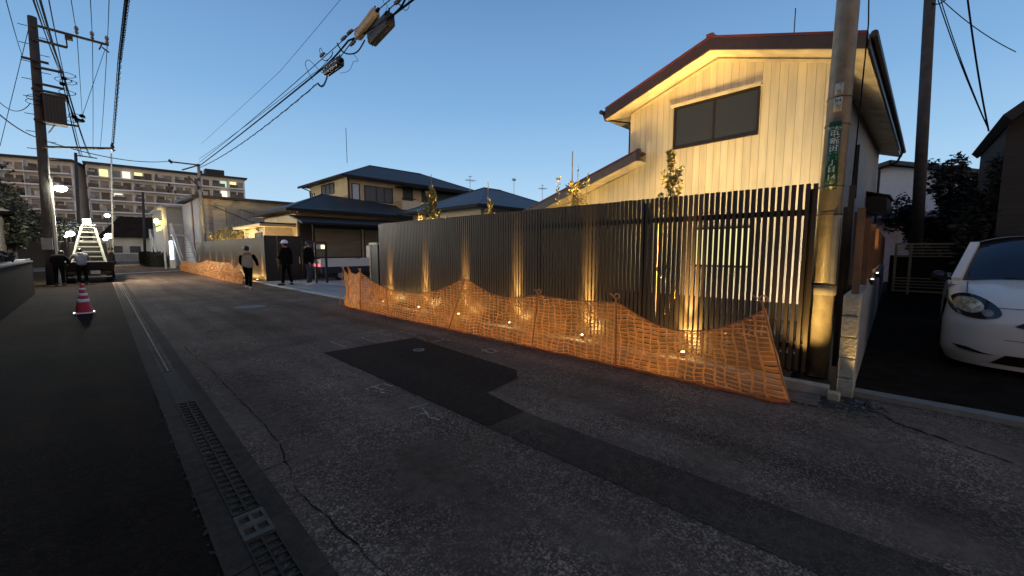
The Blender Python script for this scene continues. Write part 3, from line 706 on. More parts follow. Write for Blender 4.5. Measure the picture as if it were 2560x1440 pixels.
# trim under the soffit along the gable
b = MB()
for y0, y1 in ((WL, YA), (WR, YA)):
    b.bar((XW - .014, y0, zroof(y0) - .36), (XW - .014, y1, zroof(y1) - .36), .03, .055)
hp('trim', b, CREAM2)
# downpipes
b = MB(); b.tube([(XV + .1, YL + .09, ZL - .14), (XV + .12, YL + .06, ZL - .28), (XW + .1, WL + .07, ZL - .36), (XW + .1, WL + .07, 3.9)], .03, 8); hp('downpipe', b, BLACK)
b = MB(); b.tube([(20.6, YR - .10, ZR - .16), (20.6, YR + .05, ZR - .55), (20.6, WR - .05, ZR - .75), (20.6, WR - .05, .3)], .04, 8); hp('downpipe', b, BLACK)
b = MB(); b.tube([(XW - .03, WR + .02, zf + .1), (XW - .03, WR + .02, ZR - .45)], .028, 6); hp('corner_trim', b, CREAM2)
def window(parent, x, y0, y1, z0, z1, fm, gm, mull=1, fr=.05, hood=False, dx=.05):
    f_ = MB(); f_.box(x - dx, x + .02, y0, y1, z1 - fr, z1); f_.box(x - dx, x + .02, y0, y1, z0, z0 + fr)
    f_.box(x - dx, x + .02, y0, y0 + fr, z0 + fr, z1 - fr); f_.box(x - dx, x + .02, y1 - fr, y1, z0 + fr, z1 - fr)
    t_ = thing if False else None
    wobj = mesh_obj('window', f_, fm, parent)
    for i in range(mull):
        ym = y0 + (y1 - y0) * (i + 1) / (mull + 1); g_ = MB(); g_.box(x - dx + .01, x + .01, ym - fr * .45, ym + fr * .45, z0 + fr, z1 - fr); mesh_obj('mullion', g_, fm, wobj)
    g_ = MB(); g_.box(x - .012, x - .004, y0 + fr * .9, y1 - fr * .9, z0 + fr * .9, z1 - fr * .9); mesh_obj('pane', g_, gm, wobj)
    if hood:
        g_ = MB(); g_.box(x - .14, x, y0 - .03, y1 + .05, z1 + .0, z1 + .05); g_.box(x - .02, x, y0 - .03, y1 + .05, z1 + .05, z1 + .09); mesh_obj('hood', g_, CREAM2, wobj)
    return wobj
PANE_D = mat('frosted_dark', (.030, .035, .040), .35, var=.1, scale=20, spec=.4)
wo = window(h, XW, 2.30, 4.16, 3.99, 4.99, FRAMEB, PANE_D, hood=True, fr=.045)
CURT = emit_mat('lit_curtain', (1.0, .93, .42), .85); CURT.node_tree.nodes['Principled BSDF'].inputs['Base Color'].default_value = (.25, .23, .14, 1)
wo = window(h, XW, 2.31, 3.57, 1.12, 2.05, FRAMEB, CURT, mull=0, fr=.05)
# lean-to wing on the left
b = MB(); z0 = lambda y: 4.04 - (y - 4.92) * (4.04 - 2.83) / (8.85 - 4.92)
b.slab([(9.5, 4.90, z0(4.90)), (14, 4.90, z0(4.90)), (14, 9.1, z0(9.1)), (9.5, 9.1, z0(9.1))], .045); hp('lean_to_roof', b, REDM)
b = MB(); a = Vector((9.515, 4.90, z0(4.90) - .05)); c = Vector((9.515, 9.1, z0(9.1) - .05)); H = .21
b.add([a, c, c - Vector((0, 0, H)), a - Vector((0, 0, H)), a + Vector((.04, 0, 0)), c + Vector((.04, 0, 0)), c + Vector((.04, 0, -H)), a + Vector((.04, 0, -H))],
      [(3, 2, 1, 0), (4, 5, 6, 7), (1, 5, 4, 0), (7, 6, 2, 3), (4, 7, 3, 0), (2, 6, 5, 1)]); hp('bargeboard', b, mat('slate_fascia', (.06, .05, .055), .35, var=.2))
b = MB(); q = .27
pts = [(9.56, 4.90, z0(4.90) - q), (14, 4.90, z0(4.90) - q), (14, 9.1, z0(9.1) - q), (9.56, 9.1, z0(9.1) - q)]
b.add(pts + [(x, y, z + .03) for x, y, z in pts], [(0, 1, 2, 3), (7, 6, 5, 4), (0, 4, 5, 1), (1, 5, 6, 2), (2, 6, 7, 3), (3, 7, 4, 0)]); hp('lean_to_soffit', b, CREAM2)
b = MB(); pts = [(WL, zf), (8.7, zf), (8.7, z0(8.7) - .30), (WL, z0(WL) - .30)]; k = 4
b.add([(XW + .003, y, z) for y, z in pts] + [(XW + .18, y, z) for y, z in pts], [tuple(range(k)), tuple(range(2 * k - 1, k - 1, -1))] + [(i, (i + 1) % k, k + (i + 1) % k, k + i) for i in range(k)]); hp('lean_to_wall', b, CREAM)
b = MB(); b.box(9.50, 9.60, 4.82, 4.90, z0(4.90) - .27, z0(4.90) + .02); hp('fascia_end', b, FASC)
# things on the side wall
b = MB(); b.box(14.2, 14.26, 1.04, 1.12, 2.9, 4.3); hp('side_shutter', b, BLACK); b = MB(); b.box(12.0, 12.06, 1.04, 1.12, 3.0, 4.2); hp('side_shutter', b, BLACK)
b = MB(); b.box(17.5, 19.6, .62, 1.12, 2.75, 3.25); b.slab([(17.4, .55, 3.25), (19.7, .55, 3.25), (19.7, 1.12, 3.42), (17.4, 1.12, 3.42)], .04); hp('side_bay', b, FRAMEB)
# rooftop aerial
b = MB(); b.tube([(12, 2.2, 5.4), (12, 2.2, 7.3)], .012, 5); b.tube([(12, 2.2, 6.35), (12, 1.9, 6.5)], .008, 4); hp('aerial', b, BLACK)
for (loc, tgt, en, sz) in (((7.0, 1.9, .2), (10.0, 2.0, 5.6), 760, 75), ((7.1, 5.2, .2), (10.0, 5.6, 3.6), 420, 85)):
    lamp('SPOT', 'garden_beam', loc, en, (1, .69, .23), tgt, sz, .9, .05)
lamp('SPOT', 'garden_wash', (7.6, 1.6, .3), 330, (1, .88, .70), (10, 2.3, 1.4), 120, .9, .15)
for y, lb in ((1.9, 'wide garden floodlight in front of the upper window'), (5.2, 'wide garden floodlight in front of the lean-to')):
    t = thing('floodlight', lb, 'floodlight', (6.95, y, 0))
    b = MB(); b.box(6.88, 7.0, y - .08, y + .08, .03, .17); mesh_obj('housing', b, BLACK, t, bevel=.01)
    b = MB(); b.box(6.90, 6.98, y - .06, y + .06, .171, .176); mesh_obj('lens', b, LENS, t)

# ================================================================== BIG HOUSE BEYOND THE DRIVEWAY
STUC = mat('beige_stucco', (.50, .41, .27), .85, var=.10, scale=2, bump=.15, bscale=70)
TILE = None
def tile_mat(name, col):
    m = plank_mat(name, col, axis=2, pitch=.085, groove=.22, dirt=.2, gcol=.55); m.node_tree.nodes['Principled BSDF'].inputs['Roughness'].default_value = .6; return m
TILE = tile_mat('slate_roof', (.040, .045, .050))
TILE_B = tile_mat('blue_slate_roof', (.085, .105, .135))
GUT = mat('dark_gutter', (.016, .014, .014), .6, var=.05, spec=.15)
def hip_roof(parent, x0, x1, y0, y1, ze, zr, m, ridge_in=None, name='roof', ov=0):
    """hip roof; ridge along X"""
    d = (y1 - y0) / 2 if ridge_in is None else ridge_in; ym = (y0 + y1) / 2
    A, B_, C_, D = (x0, y0, ze), (x1, y0, ze), (x1, y1, ze), (x0, y1, ze); E_, F_ = (x0 + d, ym, zr), (x1 - d, ym, zr)
    b = MB(); b.add([A, B_, C_, D, E_, F_], [(0, 1, 5, 4), (1, 2, 5), (2, 3, 4, 5), (3, 0, 4)]); r_ = mesh_obj(name, b, m, parent)
    b = MB(); b.tube([A, E_], .045, 5); b.tube([D, E_], .045, 5); b.tube([E_, F_], .06, 5); b.tube([B_, F_], .045, 5); mesh_obj('ridge_cap', b, mat('ridge_dark', (.035, .04, .045), .5), r_)
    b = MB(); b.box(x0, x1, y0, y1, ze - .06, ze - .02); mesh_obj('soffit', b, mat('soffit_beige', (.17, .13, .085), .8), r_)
    b = MB()
    b.box(x0 - .08, x1 + .08, y0 - .10, y0, ze - .14, ze + .0); b.box(x0 - .10, x0, y0, y1, ze - .14, ze + .0); mesh_obj('gutter', b, GUT, r_)
    return r_
h2 = thing('big_house', 'two-storey beige house with slate hipped roofs beyond the driveway', 'house', (15, 26, 0))
UX0, UX1, UY0, UY1 = 11.3, 23.5, 25.6, 33.2
hip_roof(h2, UX0, UX1, UY0, UY1, 6.35, 7.95, TILE)
b = MB(); b.box(11.9, 23, 26.2, 32.6, 3.2, 6.29); mesh_obj('upper_wall', b, STUC, h2)
# upper windows, facing the camera side (y = 26.2)
SHUT = mat('shutter_grey', (.075, .078, .082), .5, metal=.2, var=.08, scale=4)
def win_y(parent, x0, x1, z0, z1, y, gm, fm=FRAMEB, fr=.06, mull=(), name='window'):
    b = MB(); b.box(x0, x1, y - .06, y + .01, z1 - fr, z1); b.box(x0, x1, y - .06, y + .01, z0, z0 + fr); b.box(x0, x0 + fr, y - .06, y + .01, z0 + fr, z1 - fr); b.box(x1 - fr, x1, y - .06, y + .01, z0 + fr, z1 - fr)
    o = mesh_obj(name, b, fm, parent); b = MB(); b.box(x0 + fr, x1 - fr, y - .03, y - .01, z0 + fr, z1 - fr); mesh_obj('pane', b, gm, o)
    for mx in mull: b = MB(); b.box(mx - .02, mx + .02, y - .07, y, z0 + fr, z1 - fr) ; mesh_obj('mullion', b, fm, o)
    return o
def win_x(parent, y0, y1, z0, z1, x, gm, fm=FRAMEB, fr=.06, mull=(), name='window'):
    b = MB(); b.box(x - .06, x + .01, y0, y1, z1 - fr, z1); b.box(x - .06, x + .01, y0, y1, z0, z0 + fr); b.box(x - .06, x + .01, y0, y0 + fr, z0 + fr, z1 - fr); b.box(x - .06, x + .01, y1 - fr, y1, z0 + fr, z1 - fr)
    o = mesh_obj(name, b, fm, parent); b = MB(); b.box(x - .03, x - .01, y0 + fr, y1 - fr, z0 + fr, z1 - fr); mesh_obj('pane', b, gm, o)
    for my in mull: b = MB(); b.box(x - .07, x, my - .02, my + .02, z0 + fr, z1 - fr); mesh_obj('mullion', b, fm, o)
    return o
SKYP = mat('pale_pane', (.30, .36, .42), .12, var=.1, spec=.8)
win_y(h2, 12.16, 12.72, 4.86, 5.96, 26.2, SKYP)
win_y(h2, 13.04, 15.16, 4.84, 5.92, 26.2, SHUT, mull=(13.9, 14.5))
win_x(h2, 28.2, 30.4, 5.45, 6.2, 11.9, SHUT, mull=(28.9, 29.6)); win_x(h2, 31.7, 32.1, 5.15, 5.8, 11.9, SKYP)
b = MB(); b.box(15.4, 17.6, 25.35, 26.19, 4.15, 5.05); mesh_obj('balcony', b, mat('balcony_beige', (.55, .47, .33), .8, var=.08), h2)
b = MB(); b.box(15.3, 22.6, 24.9, 26.1, 6.0, 6.06); b.tube([(15.4, 25.3, 5.2), (16.5, 25.3, 5.2)], .03, 5); b.tube([(15.4, 25.3, 5.05), (15.4, 25.3, 5.2)], .03, 5); mesh_obj('balcony_canopy', b, GUT, h2)
win_y(h2, 16.0, 16.8, 4.9, 6.0, 26.19, BLACK); win_y(h2, 17.6, 22, 4.6, 6.0, 26.19, BLACK)
b = MB(); b.tube([(11.7, 25.75, 6.25), (11.95, 26.12, 6.0), (11.98, 26.14, 4.3)], .05, 6); mesh_obj('downpipe', b, GUT, h2)
b = MB(); b.tube([(11.42, 32.9, 6.25), (11.8, 32.4, 6.0), (11.84, 32.3, 4.6)], .05, 6); mesh_obj('downpipe', b, GUT, h2)
b = MB(); b.tube([(13.4, 29.4, 7.9), (13.4, 29.4, 10.4)], .02, 5); mesh_obj('aerial', b, GUT, h2)
# lower roof: hips from an eave corner up to the upper walls
LX, LY, LZ = 7.2, 22.9, 3.72
b = MB(); pk = (11.9, 29.0, 5.35); pk2 = (11.9, 26.2, 5.05)
A, B_, C_, D = (LX, LY, LZ), (16.8, LY, LZ), (16.8, 26.2, 4.65), (LX, 30.2, LZ)
b.add([A, B_, C_, (10.3, 26.2, 5.05), (11.9, 27.6, 5.05), (11.9, 30.2, 4.4), D], [(0, 1, 2, 3), (0, 3, 4, 5, 6)])
r_ = mesh_obj('lower_roof', b, TILE, h2)
b = MB(); b.box(LX - .1, 16.8, LY - .1, LY, LZ - .14, LZ + .01); b.box(LX - .1, LX, LY, 30.2, LZ - .14, LZ + .01); mesh_obj('gutter', b, GUT, r_)
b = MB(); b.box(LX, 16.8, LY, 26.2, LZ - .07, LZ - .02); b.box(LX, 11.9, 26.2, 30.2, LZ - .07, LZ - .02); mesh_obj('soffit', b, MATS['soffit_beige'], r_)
b = MB(); b.tube([A, (10.3, 26.2, 5.05)], .05, 5); mesh_obj('ridge_cap', b, MATS['ridge_dark'], r_)
b = MB(); b.box(7.9, 17, 23.6, 26.1, 0, LZ - .08); b.box(7.9, 11.8, 26.1, 29.6, 0, LZ - .08); mesh_obj('lower_wall', b, STUC, h2)
# carport canopy along the front
b = MB(); b.slab([(7.45, 21.75, 2.98), (14.5, 21.6, 2.98), (14.5, 23.55, 3.42), (7.45, 23.55, 3.42)], .07); mesh_obj('canopy', b, mat('canopy_slate', (.03, .031, .034), .5, var=.1), h2)
b = MB(); b.box(7.45, 14.5, 21.66, 21.76, 2.86, 2.95); mesh_obj('canopy_gutter', b, GUT, h2)
for x in (8.05, 14.2): b = MB(); b.box(x, x + .1, 21.95, 22.05, .03, 2.9); mesh_obj('canopy_post', b, GUT, h2)
# shutters inside the carport
SH2 = plank_mat('garage_shutter', (.26, .225, .18), axis=2, pitch=.055, groove=.25, dirt=.15, gcol=.75)
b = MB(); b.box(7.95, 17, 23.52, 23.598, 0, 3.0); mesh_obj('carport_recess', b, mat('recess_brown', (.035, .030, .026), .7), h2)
for x0, x1 in ((8.6, 11.35), (11.6, 14.3)): b = MB(); b.box(x0, x1, 23.44, 23.518, 1.15, 2.75); mesh_obj('shutter', b, SH2, h2)
b = MB(); b.box(11.42, 11.52, 23.40, 23.51, 1.0, 2.8); mesh_obj('shutter_post', b, STUC, h2)
# porch block on the left
PORCH = mat('porch_cream', (.62, .52, .36), .8, var=.08)
b = MB(); b.box(6.55, 7.9, 24.6, 28.8, 0, 2.80); mesh_obj('porch_wall', b, PORCH, h2)
b = MB(); b.box(6.15, 7.9, 23.9, 29.6, 2.80, 2.93); mesh_obj('porch_roof', b, PORCH, h2); b = MB(); b.box(6.13, 7.9, 23.85, 29.65, 2.93, 2.99); mesh_obj('porch_edge', b, GUT, h2)
win_x(h2, 25.0, 26.3, 1.2, 2.5, 6.55, SHUT)
lamp('SPOT', 'porch_lamp', (6.3, 24.2, .3), 260, (1, .75, .42), (7.9, 24.5, 3.0), 100, .8, .06)
b = MB(); b.tube([(7.5, 22.9, 3.6), (7.82, 23.4, 3.4), (7.86, 23.52, 3.3), (7.86, 23.54, .2)], .045, 6); mesh_obj('downpipe', b, mat('pipe_beige', (.35, .27, .18), .6), h2)

# ================================================================== LOW HIPPED HOUSE BETWEEN THEM
h3 = thing('low_house', 'low cream house with blue-grey hipped roof behind the bright sapling', 'house', (15, 16, 0))
hip_roof(h3, 12.1, 20.2, 13.57, 20.3, 3.6, 5.0, TILE_B)
b = MB(); b.box(12.7, 19.6, 14.1, 19.8, 0, 3.53); mesh_obj('wall', b, mat('pale_cream', (.60, .52, .38), .8, var=.06), h3)
def aerial(x, y, z0, z1, label, kind):
    t = thing('tv_aerial', label, 'aerial', (x, y, z0))
    b = MB(); b.tube([(x, y, z0), (x, y, z1)], .016, 5); mesh_obj('mast', b, STEEL, t)
    b = MB(); n = (7, 3, 6)[kind]
    if kind == 1: b.box(x - .10, x + .12, y - .06, y + .06, z1 - .12, z1 + .02)
    else:
        b.tube([(x - .30, y + .1, z1 - .25), (x + .38, y - .1, z1 - .25)], .012, 4)
        for i in range(n): xx = x - .26 + i * .58 / (n - 1); b.tube([(xx - .16, y - .3, z1 - .25), (xx + .16, y + .3, z1 - .25)], .008, 4)
        b.tube([(x - .12, y, z1 - .03), (x + .14, y, z1 - .03)], .016, 4)
    mesh_obj('elements', b, STEEL, t)
    return t
aerial(15.39, 18, 4.3, 5.80, 'television aerial with wide elements left of the blue hipped roof ridge', 0)
aerial(19.09, 18, 4.3, 6.10, 'thin mast with small box above the blue hipped roof', 1)
aerial(21.97, 18, 4.4, 6.06, 'television aerial just left of the red lean-to roof edge', 2)

# ================================================================== WAREHOUSE WITH OUTSIDE STAIRS
PANEL = plank_mat('beige_siding', (.36, .33, .28), axis=2, pitch=.40, groove=.02, dirt=.2, gcol=.7)
WPAN = mat('white_siding', (.55, .56, .56), .6, var=.12, scale=1)
h4 = thing('warehouse', 'flat-roofed two-storey building with grey wall beyond the far slat fence', 'building', (9, 44, 0))
b = MB(); b.box(6.32, 16.5, 40.6, 40.75, 0, 5.72); mesh_obj('front_wall', b, PANEL, h4)
b = MB(); b.box(6.20, 6.34, 40.62, 48.4, 0, 5.7); mesh_obj('side_wall', b, WPAN, h4)
b = MB(); b.box(6.15, 6.19, 43.0, 43.5, 0, 5.65); mesh_obj('red_pipe', b, mat('rust_red', (.20, .05, .035), .6), h4)
b = MB(); b.slab([(5.75, 40.0, 5.9), (16.8, 40.0, 5.9), (16.8, 49, 6.15), (5.75, 49, 6.15)], .22); mesh_obj('roof', b, mat('roof_edge_brown', (.030, .022, .018), .5, var=.2), h4)
b = MB(); b.tube([(6.45, 40.5, 5.6), (6.45, 40.5, .2)], .07, 6); mesh_obj('downpipe', b, mat('pipe_yellow', (.45, .38, .24), .6), h4)
b = MB(); b.box(8.0, 11.6, 40.5, 40.58, 2.6, 5.0); mesh_obj('shutter', b, plank_mat('grey_shutter', (.19, .19, .19), axis=0, pitch=.25, groove=.08, dirt=.1, gcol=.6), h4)
b = MB(); b.box(7.8, 12.0, 39.6, 40.5, 2.35, 2.45)
for i in range(28): b.box(7.9 + i * .145, 7.93 + i * .145, 39.62, 39.65, 2.45, 3.3)
b.box(7.8, 12.0, 39.6, 39.67, 3.3, 3.36); mesh_obj('balcony', b, BLACK, h4)
for i, (q0, q1) in enumerate((((7.2, 40.4, 5.1), (12.0, 40.4, 3.5)), ((9.0, 40.4, 5.0), (13.0, 40.4, 4.3)))):
    b = MB(); b.tube([q0, ((q0[0] + q1[0]) / 2, 40.4, (q0[2] + q1[2]) / 2 - .25), q1], .025, 5); mesh_obj('cable', b, CABLE, h4)
STW = mat('stair_white', (.50, .52, .52), .5, var=.15, scale=3)
def stair(x0, x1, ytop, ybot, ztop, label, land=1.6):
    t = thing('outside_stair', label, 'staircase', ((x0 + x1) / 2, ybot, 0), 'white steel outside stairs')
    n = 14
    for i in range(n):
        k = (i + .5) / n; y = ybot + (ytop - ybot) * k; z = ztop * k; b = MB(); b.box(x0, x1, y - .14, y + .14, z, z + .035); mesh_obj('tread', b, STEEL, t)
    for x in (x0 - .03, x1 + .03):
        b = MB(); b.bar((x, ybot, .05), (x, ytop, ztop), .05, .26); mesh_obj('stringer', b, STW, t)
        b = MB(); b.bar((x, ybot, .95), (x, ytop, ztop + .95), .05, .07)
        for i in range(0, n, 2): k = (i + .5) / n; y = ybot + (ytop - ybot) * k; b.tube([(x, y, ztop * k), (x, y, ztop * k + .95)], .02, 5)
        mesh_obj('handrail', b, STW, t)
    b = MB(); b.box(x0 - .05, x1 + .05, ytop, ytop + land, ztop - .08, ztop + .02); mesh_obj('landing', b, STW, t)
    b = MB()
    for i in range(12):
        b.tube([(x0, ytop + land * i / 11, ztop), (x0, ytop + land * i / 11, ztop + 1)], .018, 4)
        b.tube([(x0 + (x1 - x0) * i / 11, ytop + land, ztop), (x0 + (x1 - x0) * i / 11, ytop + land, ztop + 1)], .018, 4)
    b.bar((x0, ytop, ztop + 1), (x0, ytop + land, ztop + 1), .05, .06); b.bar((x0, ytop + land, ztop + 1), (x1, ytop + land, ztop + 1), .05, .06); mesh_obj('landing_rail', b, STW, t)
    for y in (ytop + .1, ytop + land - .1): b = MB(); b.box(x0 - .02, x0 + .08, y - .05, y + .05, 0, ztop - .08); mesh_obj('leg', b, STW, t)
    return t
stair(5.15, 6.05, 46.3, 41.6, 2.9, 'white outside stair at the corner of the flat-roofed building')
stair(5.0, 6.0, 63, 56.5, 3.0, 'farther white outside stair beside the clipped hedge')
b = MB(); b.box(5.2, 7.6, 50, 62, 0, 5.6); b.box(4.9, 7.8, 49.6, 62.4, 5.6, 5.8); o = mesh_obj('annex_building', b, mat('annex_grey', (.33, .34, .34), .7, var=.1)); tag(o, 'pale annex standing between the two white stairs', 'building')
b = MB(); b.box(5.16, 5.198, 54, 59, 3.6, 4.6); o = mesh_obj('lit_window', b, emit_mat('win_yellow', (.95, 1.0, .35), 1.6)); tag(o, 'lit yellow-green window above the orange wall lamp', 'window')
b = MB(); 
for i in range(6): b.box(5.13, 5.155, 54.0 + i * 1.0, 54.12 + i * 1.0, 3.6, 4.6)
b.box(5.13, 5.155, 54, 59.1, 4.05, 4.15); mesh_obj('window_bars', b, BLACK, o)
# lit signboard and white pole by the stair
t = thing('lit_sign', 'bright white lit sign box at the foot of the corner stair', 'sign', (4.85, 45.2, 0))
b = MB(); b.box(4.7, 5.0, 44.9, 45.5, 0, .75); mesh_obj('base', b, WHITE, t)
b = MB(); b.box(4.75, 4.95, 44.95, 45.45, .75, 2.35); mesh_obj('light_box', b, emit_mat('sign_glow', (.85, .93, 1.0), 3.2), t)
b = MB(); b.tube([(4.35, 44.6, 0), (4.3, 44.6, 3.3)], [.07, .05], 8); o = mesh_obj('white_post', b, mat('post_white', (.7, .72, .7), .5)); tag(o, 'white steel post beside the lit sign box', 'post')
t = thing('wall_lamp', 'orange glowing wall lamp under the lit yellow window', 'lamp', (4.9, 53.3, 4.6))
b = MB(); b.box(4.85, 5.19, 53.2, 53.4, 4.55, 4.62); mesh_obj('bracket', b, BLACK, t)
b = MB(); b.ell((4.75, 53.3, 4.45), .22, .22, .24); mesh_obj('globe', b, emit_mat('sodium', (1.0, .62, .12), 8), t)
lamp('POINT', 'wall_lamp_light', (4.5, 53.0, 4.4), 180, (1, .65, .2), radius=.15)
# ================================================================== FAR APARTMENT BLOCKS
APW = mat('apartment_wall', (.74, .75, .73), .85, var=.15, scale=.3)
APB = mat('balcony_parapet', (.15, .135, .11), .8, var=.45, scale=.5)
APS = mat('balcony_slab', (.80, .80, .76), .8, var=.15, scale=.4)
APG = mat('apartment_glass', (.03, .035, .04), .3, var=.3, scale=.7)
APC = mat('apartment_curtain', (.30, .29, .26), .8, var=.3, scale=.7)
WLIT = emit_mat('room_warm', (1.0, .80, .25), 1.3); WLIT2 = emit_mat('room_green', (.55, .95, .70), .65); WLIT3 = emit_mat('room_white', (1.0, .95, .75), .9)
def apartment(label, p0, ang, length, nb, zr, floors, lit, seed, depth=11):
    random.seed(seed)
    t = thing('apartment_block', label, 'apartment building', p0, 'far apartment blocks', rz=ang)
    def lm(name, b, m, par=t): return mesh_obj(name, b, m, par, local=True)
    b = MB(); b.box(0, length, 0, depth, 0, zr - .3); lm('wall', b, APW)
    b = MB(); b.box(-.5, length + .5, -1.6, depth + .5, zr - .3, zr + .1); lm('roof', b, mat('apartment_roof', (.03, .028, .026), .7))
    fh = 2.82; bay = length / nb; n = 0
    for f_ in range(floors):
        z = zr - .55 - (f_ + 1) * fh
        b = MB(); b.box(.3, length - .3, -1.5, 0, z - .12, z + .22); lm('balcony_slab', b, APS)
        for i in range(nb):
            x = i * bay
            if random.random() < .85: b = MB(); b.box(x + .15, x + bay * random.uniform(.45, .96), -1.46, -1.40, z + .22, z + 1.15); lm('balcony_parapet', b, APB)
            b = MB(); b.box(x - .06, x + .06, -1.35, 0, z + .22, z + fh - .3); lm('balcony_screen', b, APW)
            if random.random() < .45: x = i * bay + random.uniform(.3, bay - 1.6); b = MB(); b.box(x, x + random.uniform(.8, 1.4), -1.39, -1.30, z + .35, z + random.uniform(1.3, 2.0)); lm('laundry', b, mat('laundry', (.45, .44, .40), .9, var=.5, scale=.6))
        for i in range(nb):
            for (u0, u1) in ((.10, .46), (.54, .90)):
                m = APG if random.random() < .6 else APC
                if (f_, i, u0) in lit: m = lit[(f_, i, u0)]
                if n >= 98: continue
                b = MB(); b.box(i * bay + u0 * bay, i * bay + u1 * bay, -.06, .02, z + .25, z + 2.1); lm('window', b, m); n += 1
    return t, lm
P1 = G(214, 406, 22.9); P1.z = 0; P2 = Vector((33.2, 142.0, 0)); d = P2 - P1
t, lm = apartment('long pale apartment block with some lit windows behind the utility wires', P1, math.atan2(d.y, d.x), d.length, 8, 22.9, 6,
    {(0, 1, .54): WLIT3, (0, 0, .54): WLIT, (0, 2, .10): WLIT, (0, 2, .54): APG, (0, 6, .54): WLIT2, (0, 7, .10): WLIT, (1, 6, .54): WLIT3, (2, 1, .10): WLIT3}, 4)
b = MB(); b.box(23.5, 28.0, 2, 6, 23.0, 25.0); lm('roof_tank_room', b, mat('tank_dark', (.02, .02, .022), .7))
P0 = Vector((-16.2, 147.9, 0)); q_ = G(180, 402, 22.9); q_.z = 0; d = q_ - P0
t, lm = apartment('shorter apartment block at the left edge behind the wooden utility pole', P0, math.atan2(d.y, d.x), d.length, 4, 22.9, 7, {(0, 1, .1): APC}, 9)

# ================================================================== LOW HOUSES AT THE END OF THE STREET
t = thing('far_house', 'cream lit house with dark roof at the end of the street', 'house', (6, 84, 0))
b = MB(); b.box(1.5, 9.5, 84, 90, 0, 3.6); mesh_obj('wall', b, mat('lit_cream', (.62, .60, .48), .8, var=.2, scale=.5), t)
b = MB(); b.add([(.8, 83.2, 3.5), (12, 83.2, 3.5), (12, 91, 3.5), (.8, 91, 3.5), (3.5, 87, 6.8), (10.5, 87, 6.8)], [(0, 1, 5, 4), (1, 2, 5), (2, 3, 4, 5), (3, 0, 4), (0, 3, 2, 1)]); mesh_obj('roof', b, mat('far_roof', (.030, .022, .018), .95, spec=.03, var=.2, scale=1), t)
for x in (2.2, 4.2, 6.6): win_y(t, x, x + 1.2, .9, 2.2, 84, APG)
t = thing('far_wall', 'low pale wall in front of the lit cream house', 'wall', (5, 78, 0)); b = MB(); b.box(1.2, 9, 78, 78.3, 0, 1.1); mesh_obj('wall', b, mat('far_wall', (.30, .29, .25), .8, var=.2, scale=.8), t)
b = MB(); b.box(1.2, 9, 77.95, 78.35, 1.1, 1.2); mesh_obj('coping', b, APS, t)
t = thing('far_shed', 'dark building beyond the parked truck on the left', 'building', (-4, 60, 0)); b = MB(); b.box(-9, -.9, 58, 66, 0, 3.2); mesh_obj('wall', b, mat('shed_dark', (.03, .028, .025), .8, var=.2), t)
b = MB(); b.slab([(-9.5, 57.4, 3.2), (-.4, 57.4, 3.2), (-.4, 66, 4.6), (-9.5, 66, 4.6)], .15); mesh_obj('roof', b, mat('shed_roof', (.08, .08, .078), .6, var=.2), t)
def leafmass(b, c, rad, n, size, seed, flat=1.0):
    random.seed(seed)
    blobs = [(Vector((random.gauss(0, .38) * rad[0], random.gauss(0, .38) * rad[1], random.gauss(0, .34) * rad[2])), random.uniform(.22, .48)) for _ in range(16)]
    for _ in range(n):
        q, r_ = random.choice(blobs); d = Vector((random.gauss(0, 1), random.gauss(0, 1), random.gauss(0, 1))).normalized() * random.uniform(.5, 1) * r_
        p = Vector(c) + q + Vector((d.x * rad[0], d.y * rad[1], d.z * rad[2] * flat))
        a = Vector((random.gauss(0, 1), random.gauss(0, 1), random.gauss(0, .6))).normalized(); s_ = a.cross(Vector((random.gauss(0, 1), random.gauss(0, 1), random.gauss(0, 1)))).normalized()
        L_ = size * random.uniform(.6, 1.5); b.add([p, p + a * L_ * .5 + s_ * L_ * .24, p + a * L_, p + a * L_ * .5 - s_ * L_ * .24], [(0, 1, 2, 3)])
DLEAF = mat('dark_leaf', (.014, .016, .009), .6, var=.4, scale=4)
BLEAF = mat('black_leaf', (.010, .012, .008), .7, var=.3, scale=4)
def tree(x, y, h, c, rad, n, size, label, m=DLEAF, seed=1, tr=.12, group=None):
    t = thing('garden_tree', label, 'tree', (x, y, 0), group); b = MB()
    b.tube([(x, y, 0), (x + .05, y, h * .4), (c[0], c[1], c[2])], [tr, tr * .8, tr * .3], 7)
    random.seed(seed)
    for i in range(9): a = random.uniform(0, 6.28); b.tube([(x + .05, y, h * random.uniform(.3, .55)), (c[0] + math.cos(a) * rad[0] * .7, c[1] + math.sin(a) * rad[1] * .7, c[2] + random.uniform(-.5, .6) * rad[2])], [tr * .4, tr * .1], 5)
    mesh_obj('trunk', b, DARKWOOD, t); b = MB(); leafmass(b, c, rad, n, size, seed); mesh_obj('crown', b, m, t); return t
tree(-3.9, 40, 4.6, (-3.6, 40, 3.6), (2.0, 3.2, 1.9), 5200, .22, 'broad dark garden tree at the left edge of the street', seed=21)
tree(-2.9, 33, 4.0, (-2.75, 33.5, 2.5), (.8, 2.0, 1.5), 2600, .18, 'dark shrubby tree behind the wooden utility pole', seed=22)
tree(-1.8, 47, 4.0, (-2.2, 47, 3.2), (1.6, 2.4, 1.6), 2600, .2, 'dim tree between the utility pole and the bright ladder', seed=23)
tree(-5.0, 62, 9, (-5.4, 52, 8.2), (1.0, 2, 1.2), 500, .25, 'bare-topped tree at the upper left edge before the apartments', seed=24)
